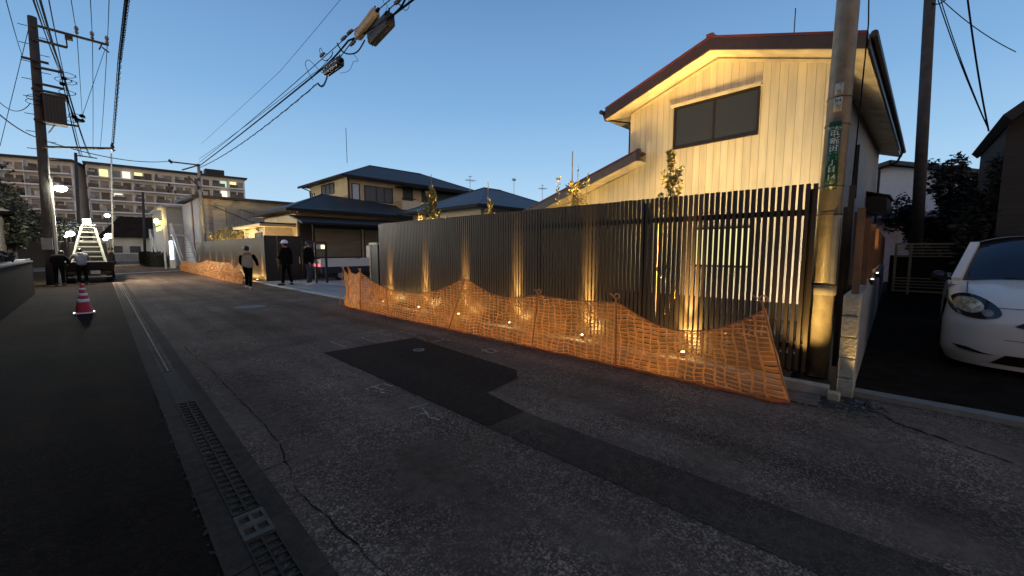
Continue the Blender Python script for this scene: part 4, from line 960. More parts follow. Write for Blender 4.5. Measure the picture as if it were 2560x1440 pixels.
# hedge
t = thing('hedge', 'clipped dark hedge below the farther white stair', 'hedge', (4.6, 56, 0)); b = MB(); random.seed(5)
for _ in range(5200):
    p = Vector((random.uniform(3.6, 5.0), random.uniform(49.5, 58), random.uniform(.1, 1.35)))
    if random.random() < .7: p.x = 3.6 + abs(random.gauss(0, .05))
    a = Vector((random.gauss(0, 1), random.gauss(0, 1), random.gauss(0, 1))).normalized(); s_ = a.cross(Vector((.3, .5, .8))).normalized(); b.add([p, p + a * .09 + s_ * .05, p + a * .18, p + a * .09 - s_ * .05], [(0, 1, 2, 3)])
mesh_obj('foliage', b, DLEAF, t); b = MB()
for yy in (50, 52, 54, 56, 57.5): b.tube([(4.3, yy, 0), (4.3, yy, .9)], .04, 5)
mesh_obj('stems', b, DARKWOOD, t)
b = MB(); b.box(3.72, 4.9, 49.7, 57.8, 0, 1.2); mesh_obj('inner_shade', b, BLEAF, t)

# ================================================================== LEFT SIDE: WALLS AND HOUSE
BLK = mat('block_dark', (.016, .014, .012), .9, spec=.03, var=.25, scale=5, bump=.6, bscale=30)
t = thing('garden_wall', 'dark block garden wall at the left edge of the pavement', 'wall', (-1.7, 17, 0))
b = MB(); b.box(-1.72, -1.42, 12.8, 21.6, 0, 1.12); mesh_obj('wall', b, BLK, t); b = MB(); b.box(-1.76, -1.38, 12.8, 21.6, 1.12, 1.17); mesh_obj('coping', b, mat('coping_pale', (.06, .057, .05), .8, var=.2), t)
b = MB(); b.box(-3.2, -1.72, 21.3, 21.6, 0, 1.12); mesh_obj('wall', b, BLK, t)
t = thing('garden_wall', 'low dark wall farther on beside the wooden utility pole', 'wall', (-2.4, 30, 0)); b = MB(); b.box(-2.55, -2.35, 24.5, 36, 0, 1.05); mesh_obj('wall', b, BLK, t)
b = MB(); b.tube([(-2.3, 22.6, 1.12), (-2.3, 34, 1.05)], .03, 5); mesh_obj('rail', b, STEEL, t)
t = thing('left_house', 'dark tiled house cut off by the left edge of the photo', 'house', (-5, 33, 0))
b = MB(); b.box(-8, -2.92, 31, 37, 0, 3.3); mesh_obj('wall', b, mat('left_stucco', (.10, .09, .075), .85, var=.15), t)
b = MB(); b.add([(-8.5, 30, 3.3), (-2.45, 30, 3.35), (-2.45, 38, 3.35), (-8.5, 38, 3.3), (-5, 31, 4.6), (-5, 37, 4.6)], [(0, 1, 4), (1, 2, 5, 4), (2, 3, 5), (3, 0, 4, 5), (0, 3, 2, 1)]); mesh_obj('roof', b, mat('left_roof', (.05, .05, .052), .6, var=.2), t)
t = thing('planter_shrub', 'dark shrub at the left edge behind the garden wall', 'shrub', (-2.0, 20, 0)); b = MB(); leafmass(b, (-2.05, 19.5, 1.15), (.5, 1.6, .35), 1500, .12, 31); mesh_obj('foliage', b, BLEAF, t)
b = MB(); b.tube([(-2.0, 19.5, 0), (-2.0, 19.5, 1.1)], .04, 6); mesh_obj('stem', b, DARKWOOD, t)

# ================================================================== UTILITY POLES
POLEC = mat('pole_concrete', (.22, .195, .15), .42, var=.28, scale=7, bump=.25, bscale=40)
POLED = mat('pole_weathered', (.042, .038, .036), .8, var=.3, scale=5)
def pole(name, label, p0, p1, r0, r1, m, n=20):
    t = thing(name, label, 'utility pole', (p0[0], p0[1], 0))
    b = MB(); b.tube([p0, (Vector(p0) + Vector(p1)) / 2, p1], [r0, (r0 + r1) / 2, r1], n); mesh_obj('shaft', b, m, t, smooth=True); return t
pb = Vector((5.98, .60, 0)); pt = Vector((6.16, .50, 9.6))
np_ = pole('utility_pole', 'thick round concrete utility pole at the near end of the long slat fence', pb, pt, .122, .088, POLEC, 32)
def paxis(z): return pb + (pt - pb) * (z / 9.6)
def prad(z): return .122 + (.088 - .122) * z / 9.6
def wrap(z0, z1, a0, a1, rr, m, name, parent=np_, nseg=12):
    """curved plate on the pole between two angles (0 = towards the street)"""
    b = MB(); vs = []; 
    for z in (z0, z1):
        c = paxis(z); r_ = prad(z) + rr
        for i in range(nseg + 1):
            a = math.pi + a0 + (a1 - a0) * i / nseg; vs.append((c.x + r_ * math.cos(a), c.y + r_ * math.sin(a), z))
    k = nseg + 1
    b.add(vs, [(i, i + 1, k + i + 1, k + i) for i in range(nseg)]); o = mesh_obj(name, b, m, parent, smooth=True)
    so_ = o.modifiers.new('thick', 'SOLIDIFY'); so_.thickness = .003; so_.offset = 1; return o
GREEN = mat('sign_green', (.012, .085, .045), .3, var=.15, scale=8)
PLW = mat('plate_white', (.52, .50, .42), .5, var=.15, scale=25)
SW = mat('sign_letter', (.75, .74, .60), .5, var=0)
SWg = mat('letter_grey', (.10, .10, .09), .6, var=0)
def text_on_pole(body, zc, size, ang, rr, m, parent, name='lettering', squash=1.0, scr=None):
    cu = bpy.data.curves.new('lettering', 'FONT'); cu.body = body; cu.size = size; cu.align_x = 'CENTER'; cu.align_y = 'CENTER'; cu.offset = .0006
    o = bpy.data.objects.new('tmp_text', cu); COL.objects.link(o); dg = bpy.context.evaluated_depsgraph_get(); me = bpy.data.meshes.new_from_object(o.evaluated_get(dg))
    bpy.data.objects.remove(o); off = rootloc(parent)
    for v in me.vertices:
        u = v.co.x * squash; z = zc + v.co.y; c = paxis(z); r_ = prad(z) + rr; a = math.pi + ang + u / r_
        v.co = Vector((c.x + r_ * math.cos(a), c.y + r_ * math.sin(a), z)) - off
    me.materials.append(m); q = bpy.data.objects.new(name, me); COL.objects.link(q); q.parent = parent; return q
sg = thing('street_sign', 'green vertical street sign strapped to the thick concrete pole', 'sign', tuple(pb))
PA = -.06
wrap(2.20, 2.96, PA - .50, PA + .50, .004, GREEN, 'plate', sg)
cs = '中新田二丁目'
text_on_pole('海老名市', 2.885, .034, PA - .0, .0085, SW, sg)
wrap(2.858, 2.862, PA - .34, PA + .34, .0085, SW, 'line', sg)
for i, ch in enumerate(cs): text_on_pole(ch, 2.815 - i * .078, .080, PA - .0, .0085, SW, sg)
text_on_pole('14', 2.815 - 6 * .078 - .012, .088, PA, .0085, SW, sg)
text_on_pole('な\nか\nし\nん\nで\nん', 2.745, .024, PA + .33, .0085, SW, sg)
wrap(2.66, 2.80, PA - .39, PA - .36, .0085, mat('faded_blue', (.10, .25, .25), .5), 'faded_bar', sg); wrap(2.47, 2.57, PA - .39, PA - .36, .0085, MATS['faded_blue'], 'faded_bar', sg)
b = MB()
def pp(u, z, rr=.0085):
    c = paxis(z); r_ = prad(z) + rr; a = math.pi + PA + u / r_; return Vector((c.x + r_ * math.cos(a), c.y + r_ * math.sin(a), z))
EMB = [((-.045, 2.275), (-.02, 2.275), (.045, 2.285)), ((-.045, 2.27), (-.03, 2.222), (.005, 2.25), (.03, 2.282)), ((-.02, 2.268), (-.028, 2.232)), ((-.005, 2.268), (-.03, 2.222)), ((.03, 2.232), (.052, 2.262)), ((.048, 2.222), (.052, 2.227))]
for s_ in EMB: b.tube([pp(u, z) for u, z in s_], .0022, 5)
mesh_obj('emblem', b, mat('emblem', (.35, .38, .26), .5), sg)
t = thing('number_plate', 'two small white plates on the concrete pole above the green sign', 'sign', tuple(pb))
wrap(3.235, 3.375, -.33, .33, .004, PLW, 'plate', t); wrap(3.065, 3.225, -.33, .33, .004, PLW, 'plate', t)
text_on_pole('フ', 3.35, .04, .1, .0085, SWg, t); text_on_pole('吉', 3.28, .045, 0, .0085, SWg, t); text_on_pole('R4', 3.185, .055, 0, .0085, SWg, t); text_on_pole('シ', 3.125, .05, .05, .0085, SWg, t); text_on_pole('一', 3.085, .05, 0, .0085, SWg, t)
for z in (2.24, 2.93, 3.23, 1.92, 1.10): wrap(z - .004, z + .004, -math.pi, math.pi, .008, mat('strap', (.06, .06, .055), .5, metal=.5), 'strap', np_, 28)
wrap(.98, 1.10, -math.pi, math.pi, .006, mat('band_pale', (.32, .30, .26), .7), 'band', np_, 28)
# cable guard pipe on the pole's right side
b = MB(); q0 = paxis(1.12); q1 = paxis(1.9); a = math.pi + .72
for q0, q1, r_ in ((paxis(1.12), paxis(1.90), .042),): b.tube([q0 + Vector((math.cos(a), math.sin(a), 0)) * (.13), q1 + Vector((math.cos(a), math.sin(a), 0)) * .125], r_, 10)
mesh_obj('cable_guard', b, mat('guard_grey', (.30, .31, .28), .5, var=.15), np_)
b = MB(); b.tube([paxis(.3) + Vector((.17, -.06, 0)), paxis(9) + Vector((.15, -.05, 0))], .014, 8); mesh_obj('conduit', b, BLACK, np_)
lamp('SPOT', 'pole_wash', (5.34, .74, .16), 95, WARM2, (5.95, .60, 1.1), 75, 1.0, .03)
lamp('SPOT', 'pole_wash', (6.6, 1.6, .12), 150, (1, .70, .28), (6.1, .6, 4.2), 60, .9, .05)
# second pole behind the bar gate
p0 = PX(2293, 640, 19.5); p0.z = 0; p1 = PX(2328, -60, 19.3)
pole('utility_pole', 'plain grey utility pole behind the beige bar gate', p0, p1, .17, .14, POLED)
# left street pole with crossarms
lp0 = Vector((-1.24, 27, 0)); lp1 = PY(80, 42, 27)
lp = pole('utility_pole', 'tall dark utility pole with crossarms and transformer on the left pavement', lp0, lp1, .19, .14, POLED)
lp_ax = lambda z: lp0 + (lp1 - lp0) * (z / lp1.z)
def arm(pix, w_=.09, y=27, name='crossarm', m=DARKWOOD, off=0):
    a, c = PY(*pix[0], y + off), PY(*pix[1], y + off); b = MB(); b.bar(a, c, w_, w_); return mesh_obj(name, b, m, lp)
YO = -.24
for px_ in (((76, 60), (272, 113)), ((76, 95), (168, 119)), ((52, 142), (122, 159)), ((80, 165), (160, 182)), ((84, 206), (162, 223)), ((78, 221), (166, 239)), ((84, 298), (195, 316)), ((98, 367), (282, 371))): arm(px_, .085, off=YO)
b = MB(); b.bar(PY(168, 119, 26.75), PY(164, 84, 26.75), .05, .05); b.box(PY(170, 92, 26.7).x - .1, PY(170, 92, 26.7).x + .14, 26.6, 26.8, PY(170, 92, 26.7).z - .12, PY(170, 92, 26.7).z + .10); mesh_obj('arm_strut', b, DARKWOOD, lp)
b = MB()
for x, y in ((192, 84), (231, 97), (268, 108)):
    c = PY(x, y, 26.76); b.lathe((c.x, c.y, c.z - .02), [(.05, 0), (.07, .08), (.035, .12), (.075, .2), (.07, .28), (.03, .34)], 10)
b2 = MB(); c = PY(255, 118, 26.7); b2.bar(c, c + Vector((.22, 0, -.16)), .05, .05); b2.bar(c + Vector((0, 0, .12)), c - Vector((.1, 0, .14)), .05, .05)
mesh_obj('insulator', b, mat('porcelain', (.20, .18, .16), .3, var=.2), lp); mesh_obj('hanger', b2, BLACK, lp)
# steps on both sides
for i in range(26):
    z = 1.9 + i * .36; c = lp_ax(z); s_ = -1 if i % 2 else 1; b = MB(); b.tube([c + Vector((s_ * .15, -.05, 0)), c + Vector((s_ * .42, -.05, 0))], .016, 5); mesh_obj('step_bolt', b, BLACK, lp)
b = MB(); c = PY(140, 278, 26.7); b.box(c.x - .34, c.x + .30, 26.45, 27.0, c.z - .58, c.z + .55); b.box(c.x - .40, c.x + .34, 26.4, 27.05, c.z + .55, c.z + .62)
for i in range(6): b.box(c.x - .30 + i * .1, c.x - .27 + i * .1, 26.40, 26.45, c.z - .5, c.z + .5)
mesh_obj('transformer', b, mat('transformer_grey', (.022, .022, .024), .5, var=.2), lp)
b = MB(); b.bar(PY(122, 332, 26.8), PY(138, 312, 26.8), .05, .05); b.bar(PY(108, 252, 26.8), PY(128, 238, 26.8), .04, .04); mesh_obj('arm_brace', b, STEEL, lp)
random.seed(77)
for (x, y) in ((160, 188), (163, 205), (160, 232), (184, 292), (178, 300), (150, 200), (80, 245), (78, 255)):
    c = PY(x, y, 26.7); P = []; b = MB()
    for k in range(14):
        a = k * .5; P.append(c + Vector((.26 * math.cos(a) + .1, .06 * math.sin(a * .5), .13 * math.sin(a) + k * .006)))
    b.tube(P, .012, 4); mesh_obj('cable_loop', b, CABLE, lp)
for (x, y) in ((160, 196), (186, 292), (193, 300), (205, 290), (205, 302), (156, 210)): c = PY(x, y, 26.7); b = MB(); b.ell(c, .10, .10, .08, 8, 5); mesh_obj('wire_clamp', b, CABLE, lp)
b = MB(); c = lp_ax(1.85); b.box(c.x - .22, c.x + .1, 26.55, 26.78, 1.55, 2.05); mesh_obj('meter_box', b, mat('meter_grey', (.20, .20, .19), .6), lp)
b = MB(); b.tube([(-1.02, 26.74, .1), (-.98, 26.74, 4.6)], .05, 8); mesh_obj('conduit', b, mat('conduit_pale', (.42, .41, .36), .5), lp)
# street lamp on the pole
t = thing('street_lamp', 'bright street lamp mounted on the left utility pole', 'street lamp', (-.77, 26.9, 4.2))
b = MB(); b.tube([(-1.1, 26.9, 4.38), (-.95, 26.85, 4.50), (-.72, 26.7, 4.42)], .03, 6); mesh_obj('arm', b, STEEL, t)
b = MB(); b.ell((-.70, 26.6, 4.30), .17, .30, .09, 14, 8); mesh_obj('housing', b, WHITE, t)
b = MB(); b.ell((-.70, 26.56, 4.22), .20, .28, .14, 14, 8); mesh_obj('diffuser', b, emit_mat('led_white', (1, .98, .80), 80), t)
lamp('POINT', 'street_lamp_light', (-.45, 27.6, 4.15), 1700, (1, .94, .74), radius=.12)
# far poles
def simple_pole(label, px0, pxt, Y, r_, arms=(), m=POLED):
    a = PY(*px0, Y); a.z = 0; c = PY(*pxt, Y); t = pole('utility_pole', label, a, c, r_, r_ * .75, m, 10)
    for p, q in arms: b = MB(); b.bar(PY(*p, Y - r_ - .05), PY(*q, Y - r_ - .05), .09, .09); mesh_obj('crossarm', b, DARKWOOD, t)
    return t
simple_pole('distant dark utility pole in the gap between the apartment blocks', (200, 640), (189, 382), 55, .15, (((185, 387), (243, 396)),))
t = simple_pole('slim steel pole at the corner of the flat-roofed building', (512, 640), (496, 410), 39.2, .13, (((424, 404), (500, 413)), ((455, 425), (500, 412)), ((470, 440), (500, 470))), m=mat('pole_grey', (.30, .27, .22), .6, var=.2))
b = MB()
for (x, y) in ((424, 402), (428, 405), (497, 448), (495, 470), (503, 430), (420, 478), (430, 470), (438, 480), (423, 462)): b.ell(PY(x, y, 39), .09, .09, .12, 8, 5)
mesh_obj('insulator', b, BLACK, t)
simple_pole('thin pale steel pole holding the thick cable above the street', (279, 640), (278, 384), 34, .05, (), m=mat('pole_pale', (.45, .43, .38), .6))
simple_pole('thin far pole in front of the dark roofed house', (362, 640), (357, 480), 70, .16)
# ================================================================== OVERHEAD CABLES
def cable(label, pts, r_, n=20, sag=.0, name='overhead_cable', coil=0, group='overhead cables'):
    P = []
    for a, c in zip(pts, pts[1:]):
        a, c = Vector(a), Vector(c)
        for i in range(n): k = i / n; p = a.lerp(c, k); p.z -= sag * 4 * k * (1 - k); P.append(p)
    P.append(Vector(pts[-1])); b = MB(); b.tube(P, r_, 5)
    if coil:
        Q = []; L_ = 0; m_ = len(P) * 5
        for i in range(m_):
            k = i / (m_ - 1) * (len(P) - 1); j = min(int(k), len(P) - 2); p = P[j].lerp(P[j + 1], k - j); a = i * 1.15; Q.append(p + Vector((math.cos(a), 0, math.sin(a))) * coil)
        b.tube(Q, min(r_ * .35, .006), 4)
    o = mesh_obj(name, b, CABLE); tag(o, label, 'cable', group); return o
# bundle from the slim pole over the verge to the near pole (x about 6.2, about eight metres up)
S = PY(499, 414, 39.1)
E1 = (6.2, -4, 8.35)
cable('straight support wire of the cable bundle over the verge', [S + Vector((0, 0, .25)), (6.2, 12.6, 8.42), (6.2, -4, 8.9)], .014, sag=.12)
cable('thick black trunk cable of the bundle over the verge', [S, (6.2, 15.6, 8.02), (6.2, 13.2, 8.25), (6.22, 10.6, 8.0), (6.2, 5, 8.1), E1], .03, sag=.05)
cable('thin upper wire of the bundle over the verge', [S + Vector((0, 0, .5)), (6.2, 16.2, 8.10), (6.2, 14.4, 8.24)], .011, sag=.08)
cable('spiralled lower wire of the bundle over the verge', [S + Vector((0, 0, -.15)), (6.25, 15.9, 7.70), (6.25, 14.9, 7.88)], .018, sag=.30, coil=.035)
cable('lower branch cable hanging from the black splice box', [(6.25, 14.7, 7.9), (6.2, 12.9, 8.15), (6.2, 12.0, 8.3)], .016, sag=.03)
cable('lone thin wire high above the cable bundle', [PX(503, 360, 8.5), PX(700, 178, 8.5), PX(850, 0, 8.5), PX(900, -60, 8.5)], .010, n=10, sag=.02)
def closure(name, label, p, q, w_, hgt, m, oct_=True):
    t = thing(name, label, 'splice box', tuple((Vector(p) + Vector(q)) / 2), 'boxes on the overhead cables'); p = Vector(p); q = Vector(q); d = (q - p).normalized(); x = d.cross(Vector((0, 0, 1))).normalized(); y = x.cross(d)
    b = MB(); prof = [(-.5, -.35), (-.35, -.5), (.35, -.5), (.5, -.35), (.5, .30), (.3, .5), (-.3, .5), (-.5, .30)]; vs = []
    for c, s_ in ((p, .72), (p + d * .07, 1), (q - d * .07, 1), (q, .72)):
        vs += [c + x * u * w_ * s_ + y * v * hgt * s_ for u, v in prof]
    k = 8; fs = [tuple(range(k - 1, -1, -1)), tuple(range(3 * k, 4 * k))]
    for j in range(3): fs += [(j * k + i, j * k + (i + 1) % k, (j + 1) * k + (i + 1) % k, (j + 1) * k + i) for i in range(k)]
    b.add(vs, fs); mesh_obj('shell', b, m, t, bevel=.01)
    b = MB(); b.tube([p + x * w_ * .51 + d * .05, q + x * w_ * .51 - d * .05], .014, 5); b.tube([p - y * hgt * .51 + d * .05, q - y * hgt * .51 - d * .05], .014, 5); mesh_obj('seam', b, m, t)
    b = MB(); b.tube([p - d * .12, p + d * .02], .045, 8); mesh_obj('nozzle', b, CABLE, t); b = MB(); b.tube([q - d * .02, q + d * .12], .045, 8); mesh_obj('nozzle', b, CABLE, t)
    for c in (p + d * .1, q - d * .1): b = MB(); b.box(c.x - .015, c.x + .015, c.y - .02, c.y + .02, c.z + hgt * .4, c.z + hgt * .75); mesh_obj('hook', b, CABLE, t)
    return t
closure('cable_closure', 'long beige splice box hanging from the overhead cable', PX(893, 92, 6.2), PX(942, 28, 6.2), .24, .27, mat('closure_beige', (.40, .33, .24), .6, var=.15, scale=9))
closure('cable_closure', 'large black splice box behind the beige one', PX(927, 100, 6.35), PX(978, 44, 6.35), .30, .42, BLACK)
closure('cable_closure', 'smaller black splice box lower on the cable bundle', PX(814, 180, 6.2), PX(853, 152, 6.2), .26, .30, BLACK)
def fitting(label, c, L_=.16):
    b = MB(); d = Vector((0, -1, .02)); b.lathe((c.x, c.y, c.z - .05), [(.03, 0), (.05, .02), (.05, .08), (.03, .1)], 8); b.tube([c + d * L_ * -1, c + d * L_], [.05, .04], 8); o = mesh_obj('cable_fitting', b, mat('fitting_grey', (.06, .055, .05), .5)); tag(o, label, 'cable fitting', 'small fittings on the cable bundle')
for (x, y, lb) in ((860, 95, 'upper ribbed fitting left of the beige splice box'), (882, 108, 'lower fitting under the beige splice box'), (806, 137, 'wire clamp above the smaller black box'), (875, 80, 'clamp just left of the beige splice box'), (996, 2, 'fitting at the top edge by the black splice box')): fitting(lb, PX(x, y, 6.2))
def wireloop(label, pix, X=6.2, r_=.010):
    P = [PX(x, y, X) for x, y in pix]; Q = []
    for i in range(len(P) - 1):
        p0, p1, p2, p3 = P[max(i - 1, 0)], P[i], P[i + 1], P[min(i + 2, len(P) - 1)]
        for j in range(6): u = j / 6; Q.append(.5 * ((2 * p1) + (p2 - p0) * u + (2 * p0 - 5 * p1 + 4 * p2 - p3) * u * u + (3 * p1 - p0 - 3 * p2 + p3) * u ** 3))
    Q.append(P[-1]); b = MB(); b.tube(Q, r_, 5); o = mesh_obj('wire_loop', b, CABLE); tag(o, label, 'wire', 'loose wires of the cable bundle')
wireloop('big loose loop left of the smaller black box', [(782, 200), (770, 178), (763, 160), (770, 150), (784, 160), (800, 178), (812, 184)])
wireloop('small loop on the clamp above the smaller box', [(802, 138), (799, 126), (802, 120), (808, 132), (818, 135)])
wireloop('thick slack loop under the beige box', [(843, 108), (852, 124), (866, 134), (884, 134), (898, 124), (912, 100)], r_=.022)
wireloop('slack arc beside the fitting', [(832, 128), (828, 142), (814, 152), (806, 148)], r_=.014)
wireloop('thin hanging wire right of the smaller black box', [(884, 134), (895, 152), (884, 154), (876, 172), (866, 180), (850, 183)], r_=.007)
wireloop('curled wire at the top edge', [(1003, 18), (1014, 26), (1022, 18), (1022, 2), (1018, -8)], r_=.008)
wireloop('thin wires above the beige splice box', [(962, 34), (968, 14), (960, 8), (958, -6)], r_=.006)
wireloop('heavy cable rising out of the black splice box', [(980, 40), (1000, 20), (1012, 0), (1020, -20)], r_=.028)
wireloop('cable between the boxes at the top edge', [(960, 38), (985, 12), (1000, 12), (1006, 22)], r_=.014)
# thick coiled cable over the street
cable('thick black cable with spiral hangers above the street', [PY(283, 360, 27), PY(300, 150, 14.5), PY(318, 0, 9.9), PY(328, -80, 8.6)], .019, n=26, coil=.035)
cable('second line of the thick cable above the street', [PY(279, 362, 27), PY(295, 150, 14.4), PY(312, 0, 9.8), PY(320, -80, 8.6)], .010, n=16)
b = MB(); b.lathe(tuple(PY(281, 368, 26.9) - Vector((0, 0, .2))), [(.03, 0), (.11, .08), (.03, .12), (.08, .2), (.03, .4)], 10); o = mesh_obj('cable_insulator', b, BLACK); tag(o, 'dark insulator where the thick coiled cable ends', 'insulator')
# wires of the left pole
def w2(label, a, c, r_=.012, sag=.2): cable(label, [a, c], r_, n=12, sag=sag, name='power_line', group='power lines of the left pole')
T = [(192, 84), (231, 97), (268, 108)]; TT = [(178, 0), (226, 0), (271, 0)]
for i in range(3):
    w2('power line from the %s insulator towards the camera' % ('first', 'second', 'third')[i], PY(*T[i], 26.76), PY(TT[i][0] - (14, 5, -4)[i], TT[i][1] - 90, 12), .010, .1)
    w2('power line from the %s insulator to the far pole' % ('first', 'second', 'third')[i], PY(*T[i], 26.76), PY((206, 232, 250)[i], (300, 370, 372)[i], 54), .014, .3)
for i, (xa, ya, xb) in enumerate(((97, 60, 80), (102, 60, 84), (110, 62, 90), (118, 70, 103), (128, 90, 131))):
    pa = PY((150, 152, 156, 159, 163)[i], (172, 185, 178, 190, 200)[i], 26.7)
    w2('low wire %s running from the pole bracket towards the camera' % ords[i], pa, PY(xb - 22, -70, 12), .012 if i != 3 else .024, .15)
    w2('low wire %s running from the pole bracket to the far pole' % ords[i], pa, PY((200, 203, 207, 225, 228)[i], 392, 54), .02, .5)
w2('cable curving down from the transformer arm', PY(165, 238, 26.7), PY(190, 305, 26.5), .03, .05)
w2('wire from the small bracket to the upper left edge', PY(55, 138, 26.7), PY(10, -20, 15), .010, .1)
w2('stay wire falling to the left edge of the photo', PY(72, 70, 26.7), PY(0, 365, 30), .012, .0)
w2('wire looping to the left edge below the bracket', PY(76, 258, 26.7), PY(-20, 235, 24), .014, .45)
w2('thick service cable from the left edge to the pole', PY(98, 345, 26.7), PY(-20, 270, 22), .022, .15)
w2('crossing service cable from the pole to the slim pole bracket', PY(112, 352, 26.7), PY(424, 403, 39.1), .022, .35)
w2('diagonal stay wire from the crossarm end', PY(262, 125, 26.7), PY(205, 292, 26.7), .010, .0)
w2('upper arm wire to the coiled cable insulator', PY(118, 366, 26.8), PY(280, 372, 26.8), .02, .05)
# wires above the right side
w2r = lambda lb, a, c, r_: cable(lb, [a, c], r_, n=10, sag=.12, name='power_line', group='wires over the right lots')
w2r('wire from the plain pole falling to the dark house', PX(2345, 0, 18), PX(2472, 325, 15.5), .014)
w2r('second wire from the plain pole falling to the dark house', PX(2352, 0, 18), PX(2472, 325, 15.5), .012)
w2r('dark wire from above falling to the dark house gable', PX(2418, -10, 14), PX(2472, 328, 15.5), .018)
w2r('faint wire running right from the plain pole', PX(2350, -5, 18), PX(2540, 130, 18), .012)
w2r('short wire at the top of the plain pole', PX(2330, 8, 19.2), PX(2375, -12, 19), .018)
cable('drop wire beside the concrete pole', [PX(2172, -20, 8.5), PX(2171, 60, 8.5), (8.5, .58, .5 + 1)], .010, n=4, name='power_line', group='wires over the right lots')

# ================================================================== BLOCK WALL, BOARD FENCE AND LOT ON THE RIGHT
BLY = mat('split_block', (.40, .37, .28), .9, var=.22, scale=10, bump=.8, bscale=35)
t = thing('block_wall', 'block wall end of five rough pale courses by the car lot', 'wall', (5.4, .3, 0)); 
zb = -.02
for i in range(5):
    b = MB(); b.box(5.255 - .01 * random.random(), 5.62, .215 + .004 * (i % 2), .345, zb, zb + .210); mesh_obj('block', b, BLY, t, bevel=.012); zb += .2165
b = MB(); b.box(5.625, 18.5, .22, .34, 0, 1.05); mesh_obj('wall', b, mat('block_grey', (.24, .235, .22), .9, var=.2, scale=6, bump=.6, bscale=30), t)
FW = mat('fence_wood', (.22, .105, .045), .6, var=.2, scale=6)
FB = plank_mat('fence_boards', (.065, .038, .020), axis=2, pitch=.14, groove=.07, dirt=.2, gcol=.5)
t = thing('board_fence', 'brown board fence standing on the block wall beside the car lot', 'fence', (9, .3, 1.06))
for i, x in enumerate([5.42, 6.9, 8.6, 10.4, 12.2, 14.0, 15.8, 17.6]):
    b = MB(); b.box(x - .03, x + .03, .235, .295, 1.06, 1.92 if i else 1.93); mesh_obj('post', b, FW, t)
b = MB(); b.box(5.5, 17.6, .30, .325, 1.14, 1.90); mesh_obj('boards', b, FB, t)
for i, y in enumerate((7.6, 9.8)):
    uplight(y, .20, 'small uplight on the lot wall, %s from the street' % ords[i], 'small uplights on the lot wall', energy=26, tgt=(y + .35, .30, 1.8), size=60, z=1.02, spill=0, rad=.016)
lamp('SPOT', 'post_glow', (5.1, .12, .06), 22, WARM, (5.42, .25, 1.6), 50, .8, .03)
# street sign side slat
b = MB(); b.box(6.9, 6.96, .42, .48, .0, 2.35); b.box(6.6, 6.66, .45, .50, .0, 2.05); o = mesh_obj('slat_return', b, BROWN); tag(o, 'dark upright slats between the concrete pole and the board fence', 'fence')
# beige bar gate at the back of the lot
BG = mat('gate_beige', (.40, .30, .17), .5, var=.1)
t = thing('bar_gate', 'beige gate of horizontal bars at the back of the car lot', 'gate', (18.7, -1, 0))
for y in (-.04, -.40, -1.95): b = MB(); b.box(18.68, 18.74, y - .035, y + .035, 0 if y == -.40 else .12, 1.74); mesh_obj('upright', b, BG, t)
for z in (1.72, 1.62, 1.52, 1.42, 1.32, .60, .50, .40, .30, .17): b = MB(); b.box(18.65, 18.679, -2.1, -.01, z - (.03 if z in (1.72, .17) else .018), z + (.03 if z in (1.72, .17) else .018)); mesh_obj('bar', b, BG, t)
b = MB(); b.box(18.9, 19.0, -6, 0.1, 0, 1.35); o = mesh_obj('dark_fence', b, mat('behind_dark', (.008, .007, .006), .9)); tag(o, 'solid dark fence just behind the beige bar gate', 'fence')
# white building far right
t = thing('white_building', 'white gable building beyond the plain pole', 'building', (27, 0, 0))
b = MB(); pts = [(26, 4, 0), (26, -6, 0), (26, -6, 3.6), (26, .4, 5.45), (26, 4, 4.4)]; k = 5
b.add(pts + [(x + 8, y, z) for x, y, z in pts], [tuple(range(k)), tuple(range(2 * k - 1, k - 1, -1))] + [(i, k + i, k + (i + 1) % k, (i + 1) % k) for i in range(k)]); mesh_obj('wall', b, mat('white_render', (.50, .57, .66), .7, var=.05), t)
b = MB(); b.slab([(25.6, .4, 5.66), (34, .4, 5.66), (34, -6.4, 3.7), (25.6, -6.4, 3.7)][::-1], .16); b.slab([(25.6, .4, 5.66), (34, .4, 5.66), (34, 4.2, 4.55), (25.6, 4.2, 4.55)], .16); mesh_obj('roof', b, mat('teal_roof', (.035, .055, .065), .5), t)
b = MB(); b.slab([(25.2, 2, 3.0), (25.2, -4, 3.0), (26, -4, 3.25), (26, 2, 3.25)], .12); mesh_obj('lower_canopy', b, mat('blue_canopy', (.05, .07, .11), .5), t)
b = MB(); b.box(25.9, 25.99, -4, 2, 0, 2.9); mesh_obj('lower_wall', b, mat('mauve_wall', (.30, .27, .32), .7), t)
# dark house at the right edge
t = thing('dark_house', 'black silhouetted house at the right edge behind the white car', 'house', (17, -5, 0))
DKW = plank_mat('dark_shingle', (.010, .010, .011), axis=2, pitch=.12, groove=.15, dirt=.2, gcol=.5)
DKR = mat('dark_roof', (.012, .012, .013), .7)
b = MB(); pts = [(12.0, -1.38, 0), (12.0, -8.5, 0), (12.0, -8.5, 4.2), (12.0, -5.2, 6.9), (12.0, -1.38, 3.85)]
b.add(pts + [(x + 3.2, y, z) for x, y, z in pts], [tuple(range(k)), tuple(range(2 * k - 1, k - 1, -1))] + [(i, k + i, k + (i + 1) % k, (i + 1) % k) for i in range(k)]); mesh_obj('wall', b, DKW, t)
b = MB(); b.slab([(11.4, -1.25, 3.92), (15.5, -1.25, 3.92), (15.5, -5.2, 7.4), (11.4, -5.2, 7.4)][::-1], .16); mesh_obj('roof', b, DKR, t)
b = MB(); b.slab([(11.4, -5.2, 7.4), (15.5, -5.2, 7.4), (15.5, -9.2, 3.9), (11.4, -9.2, 3.9)][::-1], .16); mesh_obj('roof', b, DKR, t)
